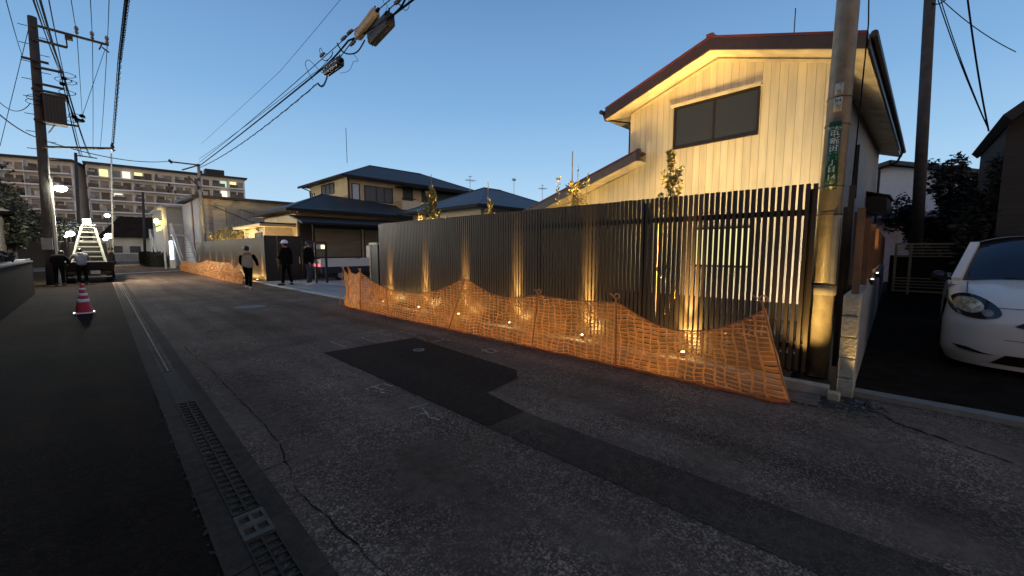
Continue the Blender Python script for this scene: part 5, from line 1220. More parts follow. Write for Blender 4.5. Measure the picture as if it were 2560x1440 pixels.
b = MB(); b.box(15.25, 18.4, -6, -1.75, 0, 3.3); mesh_obj('rear_wing', b, DKW, t)
tree(20.8, -1.3, 4.2, (20.6, -1.55, 2.9), (1.2, 1.5, 1.9), 15000, .17, 'black bushy tree between the plain pole and the dark house', m=BLEAF, seed=41)
tree(12.4, -1.22, 3.6, (12.45, -1.28, 2.1), (.6, .28, 1.5), 3200, .11, 'black climbing shrub at the corner of the dark house', m=BLEAF, seed=47, tr=.05)
tree(20.4, -.45, 3.6, (20.3, -.25, 2.7), (.7, .75, 1.1), 2400, .12, 'dark branching tree against the white building wall', m=BLEAF, seed=42, tr=.05)
tree(20.6, -1.3, 5.2, (20.5, -1.2, 4.3), (.5, .5, .6), 700, .14, 'dark treetop sticking up before the sky', m=BLEAF, seed=43, tr=.05)

# ================================================================== UNSEEN HOUSE ON THE NEAR LEFT, ADDED TO SHADE THE PAVEMENT
t = thing('shade_house', 'unseen plain two-storey house added beside the camera to shade the left pavement', 'house', (-6, 2, 0))
b = MB(); b.box(-10, -3.6, -9, 9.5, 0, 6.2); mesh_obj('wall', b, mat('shade_house_wall', (.22, .20, .17), .85, var=.15, scale=2), t)
b = MB(); b.add([(-10.6, -9.6, 6.1), (-3.0, -9.6, 6.1), (-3.0, 10.1, 6.1), (-10.6, 10.1, 6.1), (-6.8, -6, 8.0), (-6.8, 6.5, 8.0)], [(0, 1, 4), (1, 2, 5, 4), (2, 3, 5), (3, 0, 4, 5), (0, 3, 2, 1)]); mesh_obj('roof', b, DKR, t)
for y in (-6, -2.5, 1.5, 5.5):
    for z in (1.0, 3.8):
        f_ = MB(); f_.box(-3.6, -3.54, y, y + 1.7, z, z + .06); f_.box(-3.6, -3.54, y, y + 1.7, z + 1.1, z + 1.16); f_.box(-3.6, -3.54, y, y + .06, z + .06, z + 1.1); f_.box(-3.6, -3.54, y + 1.64, y + 1.7, z + .06, z + 1.1); wq = mesh_obj('window', f_, FRAMEB, t)
        f_ = MB(); f_.box(-3.6, -3.57, y + .06, y + 1.64, z + .06, z + 1.1); mesh_obj('pane', f_, GLASSD, wq)
# ================================================================== TRAFFIC CONE
CR = mat('cone_red', (.50, .012, .006), .35, var=.1, scale=10); CW = mat('cone_white', (.80, .80, .78), .35, var=.05)
cx, cy = -.19, 14.06
t = thing('traffic_cone', 'red and white striped traffic cone on the left pavement', 'traffic cone', (cx, cy, 0))
def rc(z): return .032 + (.155 - .032) * (1 - (z - .04) / .66)
b = MB(); b.lathe((cx, cy, .004), [(rc(.04) + .02, .03), (rc(.05), .045), (rc(.7), .70), (rc(.7) - .004, .705)], 24); mesh_obj('cone_body', b, CR, t, smooth=True)
for z0, z1 in ((.27, .345), (.42, .485), (.56, .61)): b = MB(); b.lathe((cx, cy, .004), [(rc(z0) + .002, z0), (rc(z1) + .002, z1)], 24); mesh_obj('white_band', b, CW, t, smooth=True)
b = MB(); b.box(cx - .19, cx + .19, cy - .19, cy + .19, .004, .035); mesh_obj('base', b, CW, t, bevel=.01).rotation_euler = (0, 0, 0)

# ================================================================== PEOPLE
SKIN = mat('skin', (.32, .18, .12), .6, var=.05); HAIR = mat('hair', (.010, .008, .007), .5, var=.1)
def skinned(name, J, Eg, m, parent, root=0, sub=2):
    names = list(J); me = bpy.data.meshes.new(name); me.from_pydata([J[n_][0] for n_ in names], [(names.index(a), names.index(c)) for a, c in Eg], []); me.update()
    o = bpy.data.objects.new(name + '_tmp', me); COL.objects.link(o); o.modifiers.new('s', 'SKIN')
    if not me.skin_vertices: pass
    sv = me.skin_vertices[0].data
    for i, n_ in enumerate(names):
        r_ = J[n_][1]; sv[i].radius = r_ if isinstance(r_, tuple) else (r_, r_); sv[i].use_root = (i == root)
    s_ = o.modifiers.new('sub', 'SUBSURF'); s_.levels = sub; s_.render_levels = sub
    bpy.context.view_layer.update(); dg = bpy.context.evaluated_depsgraph_get(); m2 = bpy.data.meshes.new_from_object(o.evaluated_get(dg)); bpy.data.objects.remove(o)
    m2.name = name; m2.polygons.foreach_set('use_smooth', [True] * len(m2.polygons)); m2.materials.clear(); m2.materials.append(m)
    q = bpy.data.objects.new(name, m2); COL.objects.link(q); q.parent = parent; return q
def person(label, loc, rz, H, joints, coat, trou, shoe, hat=None, group=None, coat_r=1.0, hood=None, bag=None, bulk=1.0):
    """local frame: facing +Y; joints in metres for a 1.7 m figure, scaled"""
    t = thing('person', label, 'person', loc, group, rz); s_ = H / 1.7
    j = dict(pel=(0, 0, .92), spi=(0, .0, 1.10), che=(0, .01, 1.30), nek=(0, .01, 1.46), hd0=(0, .02, 1.54), hd1=(0, .03, 1.63),
             shL=(-.17, 0, 1.40), shR=(.17, 0, 1.40), elL=(-.23, .02, 1.12), elR=(.23, .02, 1.12), wrL=(-.24, .10, .88), wrR=(.24, .10, .88),
             hiL=(-.09, 0, .88), hiR=(.09, 0, .88), knL=(-.11, .03, .50), knR=(.11, .03, .50), anL=(-.12, -.02, .09), anR=(.12, -.02, .09), toL=(-.13, .14, .035), toR=(.13, .14, .035))
    j.update(joints); V = {k_: Vector(v) * s_ for k_, v in j.items()}
    rad = dict(pel=(.13, .10), spi=(.12, .09), che=(.14, .10), nek=.055, hd0=.07, hd1=(.085, .10), shL=.06, shR=.06, elL=.042, elR=.042, wrL=.028, wrR=.028, hiL=.085, hiR=.085, knL=.055, knR=.055, anL=.038, anR=.038, toL=.03, toR=.03)
    J = {k_: (tuple(V[k_]), tuple(x * s_ for x in rad[k_]) if isinstance(rad[k_], tuple) else rad[k_] * s_) for k_ in V}
    Eg = [('pel', 'spi'), ('spi', 'che'), ('che', 'nek'), ('nek', 'hd0'), ('hd0', 'hd1'), ('che', 'shL'), ('che', 'shR'), ('shL', 'elL'), ('shR', 'elR'), ('elL', 'wrL'), ('elR', 'wrR'), ('pel', 'hiL'), ('pel', 'hiR'), ('hiL', 'knL'), ('hiR', 'knR'), ('knL', 'anL'), ('knR', 'anR'), ('anL', 'toL'), ('anR', 'toR')]
    for S_ in 'LR':      # palm, four fingers and a thumb
        d = (V['wr' + S_] - V['el' + S_]).normalized(); side = Vector((0, 1, 0)); side = (side - d * side.dot(d)).normalized(); nrm = d.cross(side)
        pm = V['wr' + S_] + d * .07 * s_; J['pm' + S_] = (tuple(pm), (.034 * s_, .018 * s_)); Eg.append(('wr' + S_, 'pm' + S_)); inward = -1 if S_ == 'R' else 1
        for q in range(4):
            b0 = pm + side * (.024 - .016 * q) * s_ + d * .02 * s_; L_ = (.062, .070, .066, .052)[q] * s_; b1 = b0 + d * L_ * .6 + Vector((inward * .01, 0, 0)) * s_; b2 = b1 + (d * .5 + Vector((inward * .6, 0, 0))).normalized() * L_ * .45
            for nm_, p, r_ in (('f%d0' % q, b0, .009), ('f%d1' % q, b1, .008), ('f%d2' % q, b2, .007)): J[nm_ + S_] = (tuple(p), r_ * s_)
            Eg += [('pm' + S_, 'f%d0' % q + S_), ('f%d0' % q + S_, 'f%d1' % q + S_), ('f%d1' % q + S_, 'f%d2' % q + S_)]
        b0 = V['wr' + S_] + d * .03 * s_ + side * .03 * s_; b1 = b0 + (d + side * .9).normalized() * .04 * s_; J['t0' + S_] = (tuple(b0), .011 * s_); J['t1' + S_] = (tuple(b1), .009 * s_); Eg += [('wr' + S_, 't0' + S_), ('t0' + S_, 't1' + S_)]
    body = skinned('body', J, Eg, SKIN, t)
    # face: nose, brow, ears, eyes and mouth joined in one small mesh on the head
    hc = V['hd0'].lerp(V['hd1'], .7); fw = (Vector(joints.get('face', (0, 1, 0)))).normalized(); sx = fw.cross(Vector((0, 0, 1))).normalized()
    b = MB(); b.ell(hc + fw * .105 * s_ - Vector((0, 0, .015)) * s_, .014 * s_, .02 * s_, .024 * s_, 8, 6)
    for e_ in (-1, 1): b.ell(hc + sx * e_ * .088 * s_, .014 * s_, .022 * s_, .032 * s_, 8, 6)
    mesh_obj('nose_and_ears', b, SKIN, t, local=True, smooth=True)
    b = MB()
    for e_ in (-1, 1): b.ell(hc + fw * .094 * s_ + sx * e_ * .034 * s_ + Vector((0, 0, .012)) * s_, .012 * s_, .008 * s_, .007 * s_, 8, 6)
    b.ell(hc + fw * .096 * s_ - Vector((0, 0, .055)) * s_, .026 * s_, .008 * s_, .006 * s_, 8, 6); mesh_obj('eyes_and_mouth', b, HAIR, t, local=True)
    # hair or hat
    rot = Matrix.Rotation(0, 3, 'X'); b = MB(); b.ell(hc - fw * .018 * s_ + Vector((0, 0, .035)) * s_, .098 * s_, .112 * s_, .105 * s_, 14, 10); mesh_obj('hair', b, HAIR if hat != 'beanie' else BLACK, t, local=True, smooth=True)
    if hat == 'helmet':
        b = MB(); hh = hc + Vector((0, 0, .05 * s_)); b.lathe(tuple(hh), [(.128 * s_, 0), (.126 * s_, .03 * s_), (.115 * s_, .075 * s_), (.085 * s_, .115 * s_), (.04 * s_, .135 * s_), (.005, .14 * s_)], 20)
        mesh_obj('helmet', b, mat('helmet_white', (.80, .80, .86), .3, var=0), t, local=True, smooth=True); b = MB(); b.ell(hh + fw * .09 * s_ + Vector((0, 0, .004)), .11 * s_, .09 * s_, .010 * s_, 16, 6); b.ell(hh, .134 * s_, .134 * s_, .009 * s_, 20, 6); mesh_obj('helmet_brim', b, MATS['helmet_white'], t, local=True, smooth=True)
    # coat
    cr_ = coat_r * bulk; K = {}
    for k_, r_ in dict(spi=(.165 * cr_, .125 * cr_), che=(.175, .13), nek=(.085, .08), shL=.085, shR=.085, elL=.064, elR=.064, wrL=.050, wrR=.050).items():
        K[k_] = (tuple(V[k_]), tuple(x * s_ for x in r_) if isinstance(r_, tuple) else r_ * s_)
    hem = V['pel'].lerp(V['knL'].lerp(V['knR'], .5), .06 if cr_ <= 1 else .22); K['hem'] = (tuple(hem), (.175 * cr_ * s_, .135 * cr_ * s_))
    ce = [('spi', 'hem'), ('spi', 'che'), ('che', 'nek'), ('che', 'shL'), ('che', 'shR'), ('shL', 'elL'), ('shR', 'elR'), ('elL', 'wrL'), ('elR', 'wrR')]
    K = {k_: K[k_] for k_ in ('spi', 'hem', 'che', 'nek', 'shL', 'shR', 'elL', 'elR', 'wrL', 'wrR')}; 
    if isinstance(coat, tuple):   # body panel one colour, sleeves another
        skinned('coat', {k_: K[k_] for k_ in ('spi', 'hem', 'che', 'nek', 'shL', 'shR')}, ce[:5], coat[0], t)
        for S_ in 'LR': skinned('sleeve', {k_: (K[k_][0], (K[k_][1] if not isinstance(K[k_][1], tuple) else K[k_][1][0]) * 1.04) for k_ in ('sh' + S_, 'el' + S_, 'wr' + S_)}, [('sh' + S_, 'el' + S_), ('el' + S_, 'wr' + S_)], coat[1], t)
    else: skinned('coat', {k_: (K[k_][0], tuple(x * bulk for x in K[k_][1]) if isinstance(K[k_][1], tuple) else K[k_][1] * bulk) for k_ in K}, ce, coat, t)
    if hood: b = MB(); b.ell(V['nek'] + Vector((0, -.06, -.0)) * s_, .15 * s_, .11 * s_, .075 * s_, 14, 8); mesh_obj('hood', b, hood, t, local=True, smooth=True)
    Q = {'pel': (tuple(V['pel'] + Vector((0, 0, .06)) * s_), (.145 * s_, .115 * s_))}
    for S_ in 'LR': Q['hi' + S_] = (tuple(V['hi' + S_]), .100 * s_); Q['kn' + S_] = (tuple(V['kn' + S_]), .074 * s_); Q['an' + S_] = (tuple(V['an' + S_]), .062 * s_)
    skinned('trousers', Q, [('pel', 'hiL'), ('pel', 'hiR'), ('hiL', 'knL'), ('hiR', 'knR'), ('knL', 'anL'), ('knR', 'anR')], trou, t)
    for S_ in 'LR':
        a = V['an' + S_]; c = V['to' + S_]; d = (c - a); d.z = 0; ang = math.atan2(d.y, d.x) - math.pi / 2
        b = MB(); mid = a.lerp(c, .45); b.ell((mid.x, mid.y, .048 * s_ + min(a.z, c.z) - .03 * s_), .050 * s_, .145 * s_, .05 * s_, 12, 8, Matrix.Rotation(ang, 3, 'Z')); mesh_obj('shoe', b, shoe, t, local=True, smooth=True)
    return t
CO_G = mat('coat_greige', (.30, .265, .20), .9, var=.12, scale=20); CO_B = mat('coat_black', (.006, .006, .006), .95, spec=.08, var=.15, scale=15)
CO_GR = mat('coat_grey', (.17, .175, .19), .9, var=.15, scale=20); JEAN = mat('jeans', (.035, .042, .060), .8, var=.2, scale=20); SH_W = mat('shoe_white', (.65, .65, .63), .6, var=.05)
yw = math.pi / 2 - .2
person('person in a beige vest-like coat with black sleeves beside the far netting', (4.24, 18.44, 0), R(-20), 1.66, dict(shL=(-.17, 0, 1.39), elR=(.30, .05, 1.14), wrR=(.34, .16, .93), elL=(-.24, .04, 1.13), wrL=(-.22, .18, .96), knL=(-.05, .12, .52), anL=(-.10, .28, .12), toL=(-.12, .42, .06), knR=(.08, -.02, .48), anR=(.08, -.20, .10), toR=(.08, -.06, .035)), (CO_G, CO_B), CO_B, SH_W, coat_r=1.25, hood=CO_G)
person('person in a white helmet and black clothes standing with feet apart on the driveway', (5.72, 18.73, .03), R(35), 1.84, dict(knL=(-.16, .02, .50), knR=(.16, .02, .50), anL=(-.26, -.02, .09), anR=(.26, -.02, .09), toL=(-.30, .12, .035), toR=(.30, .12, .035), elL=(-.27, .02, 1.15), wrL=(-.16, .2, 1.05), elR=(.28, .05, 1.16), wrR=(.20, .16, 1.40)), CO_B, CO_B, BLACK, hat='helmet', coat_r=1.15, bulk=1.25)
p3 = PX(775, 711, 6.4); p3 = G(775, 711, .06)
person('person in a black jacket and dark jeans with white shoes at the gate', (p3.x, p3.y, .03), R(-130), 1.86, dict(elL=(-.25, .04, 1.12), wrL=(-.2, .16, .98)), CO_B, JEAN, SH_W, hood=CO_G, bulk=1.2)
person('person in a grey hooded jacket leaning over the truck tailgate', (-.30, 26.35, 0), R(8), 1.66, dict(pel=(0, -.04, .93), spi=(0, .03, 1.10), che=(0, .12, 1.27), nek=(0, .20, 1.40), hd0=(0, .25, 1.46), hd1=(0, .29, 1.53), shL=(-.18, .12, 1.35), shR=(.18, .12, 1.35), elL=(-.33, .22, 1.14), elR=(.30, .28, 1.16), wrL=(-.30, .42, 1.05), wrR=(.28, .48, 1.10)), CO_GR, CO_B, BLACK, coat_r=1.1, hood=CO_GR)
person('person in black bending beside the left rear corner of the truck', (-.98, 26.0, 0), R(-15), 1.58, dict(che=(0, .10, 1.27), nek=(.02, .18, 1.40), hd0=(.04, .24, 1.45), hd1=(.05, .28, 1.52), shL=(-.18, .1, 1.36), shR=(.18, .1, 1.36), elL=(-.28, .16, 1.12), wrL=(-.16, .36, 1.05), elR=(.28, .2, 1.12), wrR=(.2, .4, 1.0)), CO_B, CO_B, BLACK, coat_r=1.3)
person('person in dark clothes standing beyond the truck bed right of the ladder', (.75, 29.4, 0), R(95), 1.66, {}, mat('coat_olive', (.04, .042, .036), .9), CO_B, BLACK, coat_r=1.25)

# ================================================================== DARK FLATBED TRUCK WITH LADDER AND WORK LAMP
TX0, TX1, TY = -.87, .74, 27.1
t = thing('flatbed_truck', 'small dark flatbed truck parked facing away on the left pavement', 'truck', (.07, 29.2, 0))
TD = mat('truck_dark', (.006, .006, .006), .45, spec=.15, var=.1)
b = MB(); b.box(TX0, TX1, TY, TY + .05, .60, .98); mesh_obj('tailgate', b, TD, t, bevel=.01)
b = MB(); b.box(TX0, TX0 + .05, TY + .05, TY + 2.9, .60, .98); b.box(TX1 - .05, TX1, TY + .05, TY + 2.9, .60, .98); mesh_obj('side_boards', b, TD, t)
b = MB(); b.box(TX0 + .05, TX1 - .05, TY + .05, TY + 2.9, .56, .62); mesh_obj('bed', b, TD, t)
b = MB(); b.box(TX0 + .15, TX1 - .15, TY + .15, TY + 4.4, .38, .555); mesh_obj('chassis', b, BLACK, t)
b = MB(); b.add([(TX0 + .08, TY + 2.95, .4), (TX1 - .08, TY + 2.95, .4), (TX1 - .08, TY + 4.5, .4), (TX0 + .08, TY + 4.5, .4), (TX0 + .14, TY + 3.0, 1.93), (TX1 - .14, TY + 3.0, 1.93), (TX1 - .14, TY + 4.1, 1.93), (TX0 + .14, TY + 4.1, 1.93), (TX0 + .08, TY + 2.95, 1.2), (TX1 - .08, TY + 2.95, 1.2), (TX1 - .08, TY + 4.5, 1.2), (TX0 + .08, TY + 4.5, 1.2)],
    [(0, 3, 2, 1), (0, 1, 9, 8), (1, 2, 10, 9), (2, 3, 11, 10), (3, 0, 8, 11), (8, 9, 5, 4), (9, 10, 6, 5), (10, 11, 7, 6), (11, 8, 4, 7), (4, 5, 6, 7)]); cb = mesh_obj('cab', b, TD, t, bevel=.04)
b = MB(); b.add([(TX0 + .3, TY + 2.93, 1.3), (TX1 - .3, TY + 2.93, 1.3), (TX1 - .33, TY + 2.96, 1.8), (TX0 + .33, TY + 2.96, 1.8)], [(0, 1, 2, 3)]); mesh_obj('rear_window', b, GLASSD, cb)
for x in (TX0 + .03, TX1 - .25):
    for y in (TY + .75, TY + 3.6):
        b = MB(); b.tube([(x, y, .30), (x + .22, y, .30)], .30, 20); wq = mesh_obj('wheel', b, RUBBER, t); b = MB(); b.tube([(x - .005, y, .30), (x + .225, y, .30)], .17, 14); mesh_obj('rim', b, STEEL, wq)
b = MB(); b.box(-.05, .27, TY - .015, TY - .002, .42, .58); mesh_obj('number_plate', b, mat('plate_dull', (.45, .45, .42), .5, var=.3, scale=30), t)
b = MB(); b.box(TX0 + .1, TX1 - .1, TY + .02, TY + .08, .26, .32); mesh_obj('bumper_bar', b, mat('bar_pale', (.35, .34, .3), .5, var=.5, scale=2.5), t)
for x in (TX0 + .10, TX1 - .32): b = MB(); b.box(x, x + .22, TY - .02, TY, .46, .54); mesh_obj('tail_light', b, mat('tail_dark_red', (.03, .005, .005), .3), t)
# ladder standing in the bed
LAD = mat('ladder_aluminium', (.42, .41, .34), .5, metal=.1, var=.08)
t = thing('step_ladder', 'tall pale aluminium step ladder standing in the truck bed', 'ladder', (.1, 28.6, .62))
zt, zb_ = 2.72, .62; yt_, yb_, yk = 28.3, 27.6, 29.0
def lx(z, s_): k_ = (z - zb_) / (zt - zb_); return -.08 * (1 - k_) + .02 * k_ + s_ * (.63 * (1 - k_) + .20 * k_)
for nm_, yb2 in (('front_frame', yb_), ('rear_frame', yk)):
    b = MB()
    for s_ in (-1, 1): b.bar((lx(zb_, s_), yb2, zb_), (lx(zt, s_), yt_, zt), .075, .06)
    n = 9 if nm_ == 'front_frame' else 4
    for i in range(n):
        k_ = (i + .6) / n; z = zb_ + (zt - zb_) * k_; y = yb2 + (yt_ - yb2) * k_; b.bar((lx(z, -1), y, z), (lx(z, 1), y, z), .07, .055)
    mesh_obj(nm_, b, LAD, t)
b = MB(); b.box(-.22, .26, yt_ - .1, yt_ + .12, zt, zt + .04); mesh_obj('top_plate', b, LAD, t)
t = thing('work_lamp', 'dazzling work lamp fixed on top of the step ladder', 'work lamp', (-.02, 28.3, 2.8))
b = MB(); b.box(-.16, .12, 28.26, 28.36, 2.79, 3.02); mesh_obj('housing', b, BLACK, t)
b = MB(); b.box(-.15, .11, 28.235, 28.258, 2.80, 3.01); mesh_obj('lamp_face', b, emit_mat('lamp_face', (.92, .92, 1.0), 60), t)
lamp('SPOT', 'work_lamp_light', (-.02, 28.1, 2.92), 500, (.95, .93, 1.0), (1.5, 20, 0), 140, .9, .10)
lamp('POINT', 'work_lamp_spill', (-.02, 28.15, 2.95), 25, (.98, .95, .9), radius=.08)
# smaller lamps in the distance
for (x, y, Y, lb, sz, en) in ((176, 584, 46, 'cool white lamp left of the step ladder', .24, 120), (165, 591, 46, 'small round lamp left of the step ladder', .10, 20), (272, 590, 60, 'bright lamp before the cream lit house', .34, 260), (263, 598, 60, 'dim lamp next to the bright lamp by the cream lit house', .18, 60), (268, 539, 90, 'small lamp high above the cream lit house', .35, 60)):
    p = PY(x, y, Y); t = thing('yard_lamp', lb, 'lamp', tuple(p), 'small lamps at the end of the street'); b = MB(); b.ell(tuple(p), sz, sz, sz * .8, 12, 8); mesh_obj('globe', b, emit_mat('yard_glow', (1, .98, .82), 12), t)
    b = MB(); b.tube([(p.x, p.y + .1, 0), (p.x, p.y + .1, p.z)], .05, 6); mesh_obj('post', b, BLACK, t)
    lamp('POINT', 'yard_light', (p.x, p.y - .6, p.z), en, (1, .95, .75), radius=.2)

# ================================================================== WHITE TRUCK IN THE DRIVEWAY
t = thing('white_truck', 'white flatbed truck parked across the driveway behind the netting end', 'truck', (9, 19.8, 0))
WT = mat('truck_white', (.68, .69, .66), .35, var=.05); TB = mat('truck_blue_black', (.018, .022, .045), .4)
b = MB(); b.box(7.62, 10.6, 19.95, 20.0, .72, 1.10); b.box(7.62, 7.67, 20.0, 21.4, .72, 1.10); b.box(7.6, 10.62, 19.93, 20.01, 1.08, 1.14); b.box(7.6, 10.62, 19.935, 19.949, .88, .91); mesh_obj('side_boards', b, WT, t)
b = MB(); b.box(7.66, 12.4, 20.02, 21.4, .40, .71); mesh_obj('chassis', b, TB, t)
b = MB(); b.box(10.62, 12.2, 20, 21.4, .45, 1.8); mesh_obj('cab', b, WT, t, bevel=.08)
for x in (8.6, 11.6):
    b = MB(); b.tube([(x, 20.04, .29), (x, 20.24, .29)], .28, 18); wq = mesh_obj('wheel', b, RUBBER, t); b = MB(); b.tube([(x, 20.025, .29), (x, 20.245, .29)], .15, 14); mesh_obj('rim', b, STEEL, wq)
RED = emit_mat('tail_red', (1, .03, .04), 1.6)
for y in (20.05, 21.1): b = MB(); b.box(7.585, 7.62, y, y + .16, .72, .86); mesh_obj('tail_light', b, RED, t)
b = MB(); b.box(9.4, 9.55, 19.90, 19.93, 1.10, 1.13); mesh_obj('latch', b, BLACK, t)
b = MB(); b.box(6.95, 6.99, 18.88, 18.94, .8, .92); o = mesh_obj('red_reflector', b, RED); tag(o, 'small red light on the driveway beside the black door frame', 'light')

# ================================================================== WHITE HATCHBACK
CARW = mat('car_white', (.84, .78, .67), .28, var=.03, scale=3, spec=.6)
CARW.node_tree.nodes['Principled BSDF'].inputs['Coat Weight'].default_value = .6
CGL = mat('car_glass', (.012, .016, .030), .06, var=0, spec=.9)
SC = 1.07
car = thing('white_car', 'white rounded hatchback parked nose-out at the right edge', 'car', (7.15, -1.37, .045), rz=R(-3.5))
car.scale = (SC, SC, SC)
W2 = .83
def xf(y, z):
    """x of the nose skin for a given half width position and height"""
    q = min(abs(y) / W2, .9995); x = .58 * (1 - (1 - q ** 2.7) ** (1 / 2.7))
    lean = 0
    if z > .52: lean = .42 * (z - .52) ** 1.35 * 1.6
    if z < .24: lean = (.24 - z) * .35
    return x + lean
def crn(z):   # how far the nose surface draws in per height
    return 0
# body shell: rings from the nose backwards
def ztop(x):  # belt / bonnet edge height at the side
    return .74 + .26 * min(1, max(0, (x - .05) / 1.05)) ** .75
def body():
    b = MB(); ys = [W2 * math.sin(math.pi / 2 * (i / 22)) for i in range(-22, 23)]
    zs = [.07, .13, .20, .26, .34, .42, .50, .56, .62, .68, .73]
    vs = []; 
    for z in zs:
        for y in ys:
            tuck = 1 - .05 * max(0, (.22 - z) / .13) ** 1.5 - .03 * max(0, (z - .55) / .2)
            vs.append((xf(y, z), y * tuck, z))
    nx = len(ys); fs = []
    for i in range(len(zs) - 1):
        for j in range(nx - 1): fs.append((i * nx + j, i * nx + j + 1, (i + 1) * nx + j + 1, (i + 1) * nx + j))
    b.add(vs, fs)
    # bonnet: from the nose top edge back to the windscreen base
    rows = []
    base = [(xf(y, .73), y * .967, .73) for y in ys]
    for k_ in range(0, 13):
        u = k_ / 12; row = []
        for (x0, y0, z0_) in base:
            x1 = 1.12 - .22 * (y0 / W2) ** 2 * -1 if False else 1.02 + .20 * abs(y0 / W2) ** 2
            x1 = max(x1, x0 + .02); x = x0 + (x1 - x0) * u
            zc = .73 + (.285 * (1 - (1 - u) ** 2.0)) * (1 - .25 * abs(y0 / W2) ** 3) - .0 * u
            row.append((x, y0 * (1 - .03 * u * 0), zc - .04 * abs(y0 / W2) ** 6))
        rows.append(row)
    k0 = len(b.v); nx = len(ys); vs = [p for r_ in rows for p in r_]
    fs = [(i * nx + j, i * nx + j + 1, (i + 1) * nx + j + 1, (i + 1) * nx + j) for i in range(12) for j in range(nx - 1)]
    b.add(vs, fs)
    # sides
    for s_ in (-1, 1):
        X = [.56 + i * .14 for i in range(24)]; prof = [(.17, .97), (.22, 1.0), (.40, 1.02), (.60, 1.015), (.78, 1.0), (.90, .975), (.97, .93)]
        vs = []
        for x in X:
            tail = 1 - .10 * max(0, (x - 3.2) / .6) ** 2
            for z, w_ in prof: vs.append((x if x < 3.7 else 3.7, s_ * W2 * w_ * tail, z))
        m_ = len(prof); fs = []
        for i in range(len(X) - 1):
            for j in range(m_ - 1):
                xm = (X[i] + X[i + 1]) / 2; zm = (prof[j][0] + prof[j + 1][0]) / 2
                if (math.hypot(xm - .80, zm - .29) < .31 or math.hypot(xm - 3.1, zm - .29) < .31): continue
                f_ = (i * m_ + j, (i + 1) * m_ + j, (i + 1) * m_ + j + 1, i * m_ + j + 1); fs.append(f_ if s_ < 0 else f_[::-1])
        b.add(vs, fs)
    b.box(3.66, 3.78, -W2 * .86, W2 * .86, .2, .95)
    return b
cb = mesh_obj('body', body(), CARW, car, local=True, smooth=True)
# greenhouse with roof
def gz(x): return 1.56 - .10 * max(0, (1.9 - x) / .7) ** 2 - .10 * max(0, (x - 2.6) / 1.0) ** 2
def green():
    b = MB(); X = [1.66, 1.75, 1.9, 2.1, 2.4, 2.8, 3.2, 3.5]; n = 12; vs = []
    for x in X:
        for j in range(n + 1):
            a = -1 + 2 * j / n; w_ = .60; vs.append((x, a * w_, gz(x) - .10 * abs(a) ** 3.5))
    b.add(vs, [(i * (n + 1) + j, i * (n + 1) + j + 1, (i + 1) * (n + 1) + j + 1, (i + 1) * (n + 1) + j) for i in range(len(X) - 1) for j in range(n)])
    so_ = []
    for s_ in (-1, 1):   # A pillar, door frame rail, C pillar
        b.bar((1.04, s_ * .735, .975), (1.68, s_ * .585, 1.44), .085, .10); pass
        b.bar((3.45, s_ * .52, 1.36), (3.66, s_ * .60, .95), .10, .10)
        b.bar((.95, s_ * .76, .955), (3.6, s_ * .76, .955), .10, .05)
    b.bar((1.05, -.735, .965), (1.05, .735, .965), .05, .03)
    return b
mesh_obj('roof', green(), CARW, car, local=True, smooth=False)
for s_ in (-1, 1): b = MB(); b.bar((1.68, s_ * .60, 1.44), (3.5, s_ * .60, 1.38), .05, .06); b.bar((2.25, s_ * .75, .97), (2.30, s_ * .61, 1.41), .07, .05); mesh_obj('door_frame', b, BLACK, car, local=True)
def bowed(x0, z0_, w0, x1, z1, w1, bow, n=14, m_=8, off=0):
    b = MB(); vs = []
    for i in range(m_ + 1):
        u = i / m_
        for j in range(n + 1):
            a = -1 + 2 * j / n; w_ = w0 + (w1 - w0) * u; vs.append((x0 + (x1 - x0) * u + bow * a * a - off, a * w_, z0_ + (z1 - z0_) * u + .03 * math.sin(math.pi * u) - (.03 * a ** 4) * u))
    return b.add(vs, [(i * (n + 1) + j, i * (n + 1) + j + 1, (i + 1) * (n + 1) + j + 1, (i + 1) * (n + 1) + j) for i in range(m_) for j in range(n)])
ws = mesh_obj('windscreen', bowed(.93, .985, .74, 1.60, 1.49, .60, .17), CGL, car, local=True, smooth=True)
mesh_obj('windscreen_seal', bowed(.935, .975, .765, 1.625, 1.515, .625, .17, off=-.02), BLACK, car, local=True, smooth=True)
for s_ in (-1, 1): b = MB(); b.add([(1.10, s_ * .745, .985), (3.5, s_ * .745, .985), (3.4, s_ * .60, 1.36), (1.70, s_ * .60, 1.42)], [(0, 1, 2, 3)]); mesh_obj('side_window', b, BLACK, car, local=True)
b = MB(); b.add([(3.72, -.65, .98), (3.72, .65, .98), (3.52, .55, 1.36), (3.52, -.55, 1.36)], [(0, 1, 2, 3)]); mesh_obj('rear_window', b, CGL, car, local=True)
def patch(outline, off, n=1):
    """polygon on the nose skin; outline in (y,z), triangulated finely"""
    bm_ = bmesh.new(); vs = [bm_.verts.new((0, y, z)) for y, z in outline]; bm_.faces.new(vs); bmesh.ops.triangulate(bm_, faces=bm_.faces[:]); 
    for _ in range(3): bmesh.ops.subdivide_edges(bm_, edges=bm_.edges[:], cuts=1, use_grid_fill=True); 
    b = MB(); bm_.verts.index_update(); b.v = [(xf(v.co.y, v.co.z) - off, v.co.y * 1.012 , v.co.z) for v in bm_.verts]; b.f = [tuple(v.index for v in f_.verts) for f_ in bm_.faces]; bm_.free(); return b
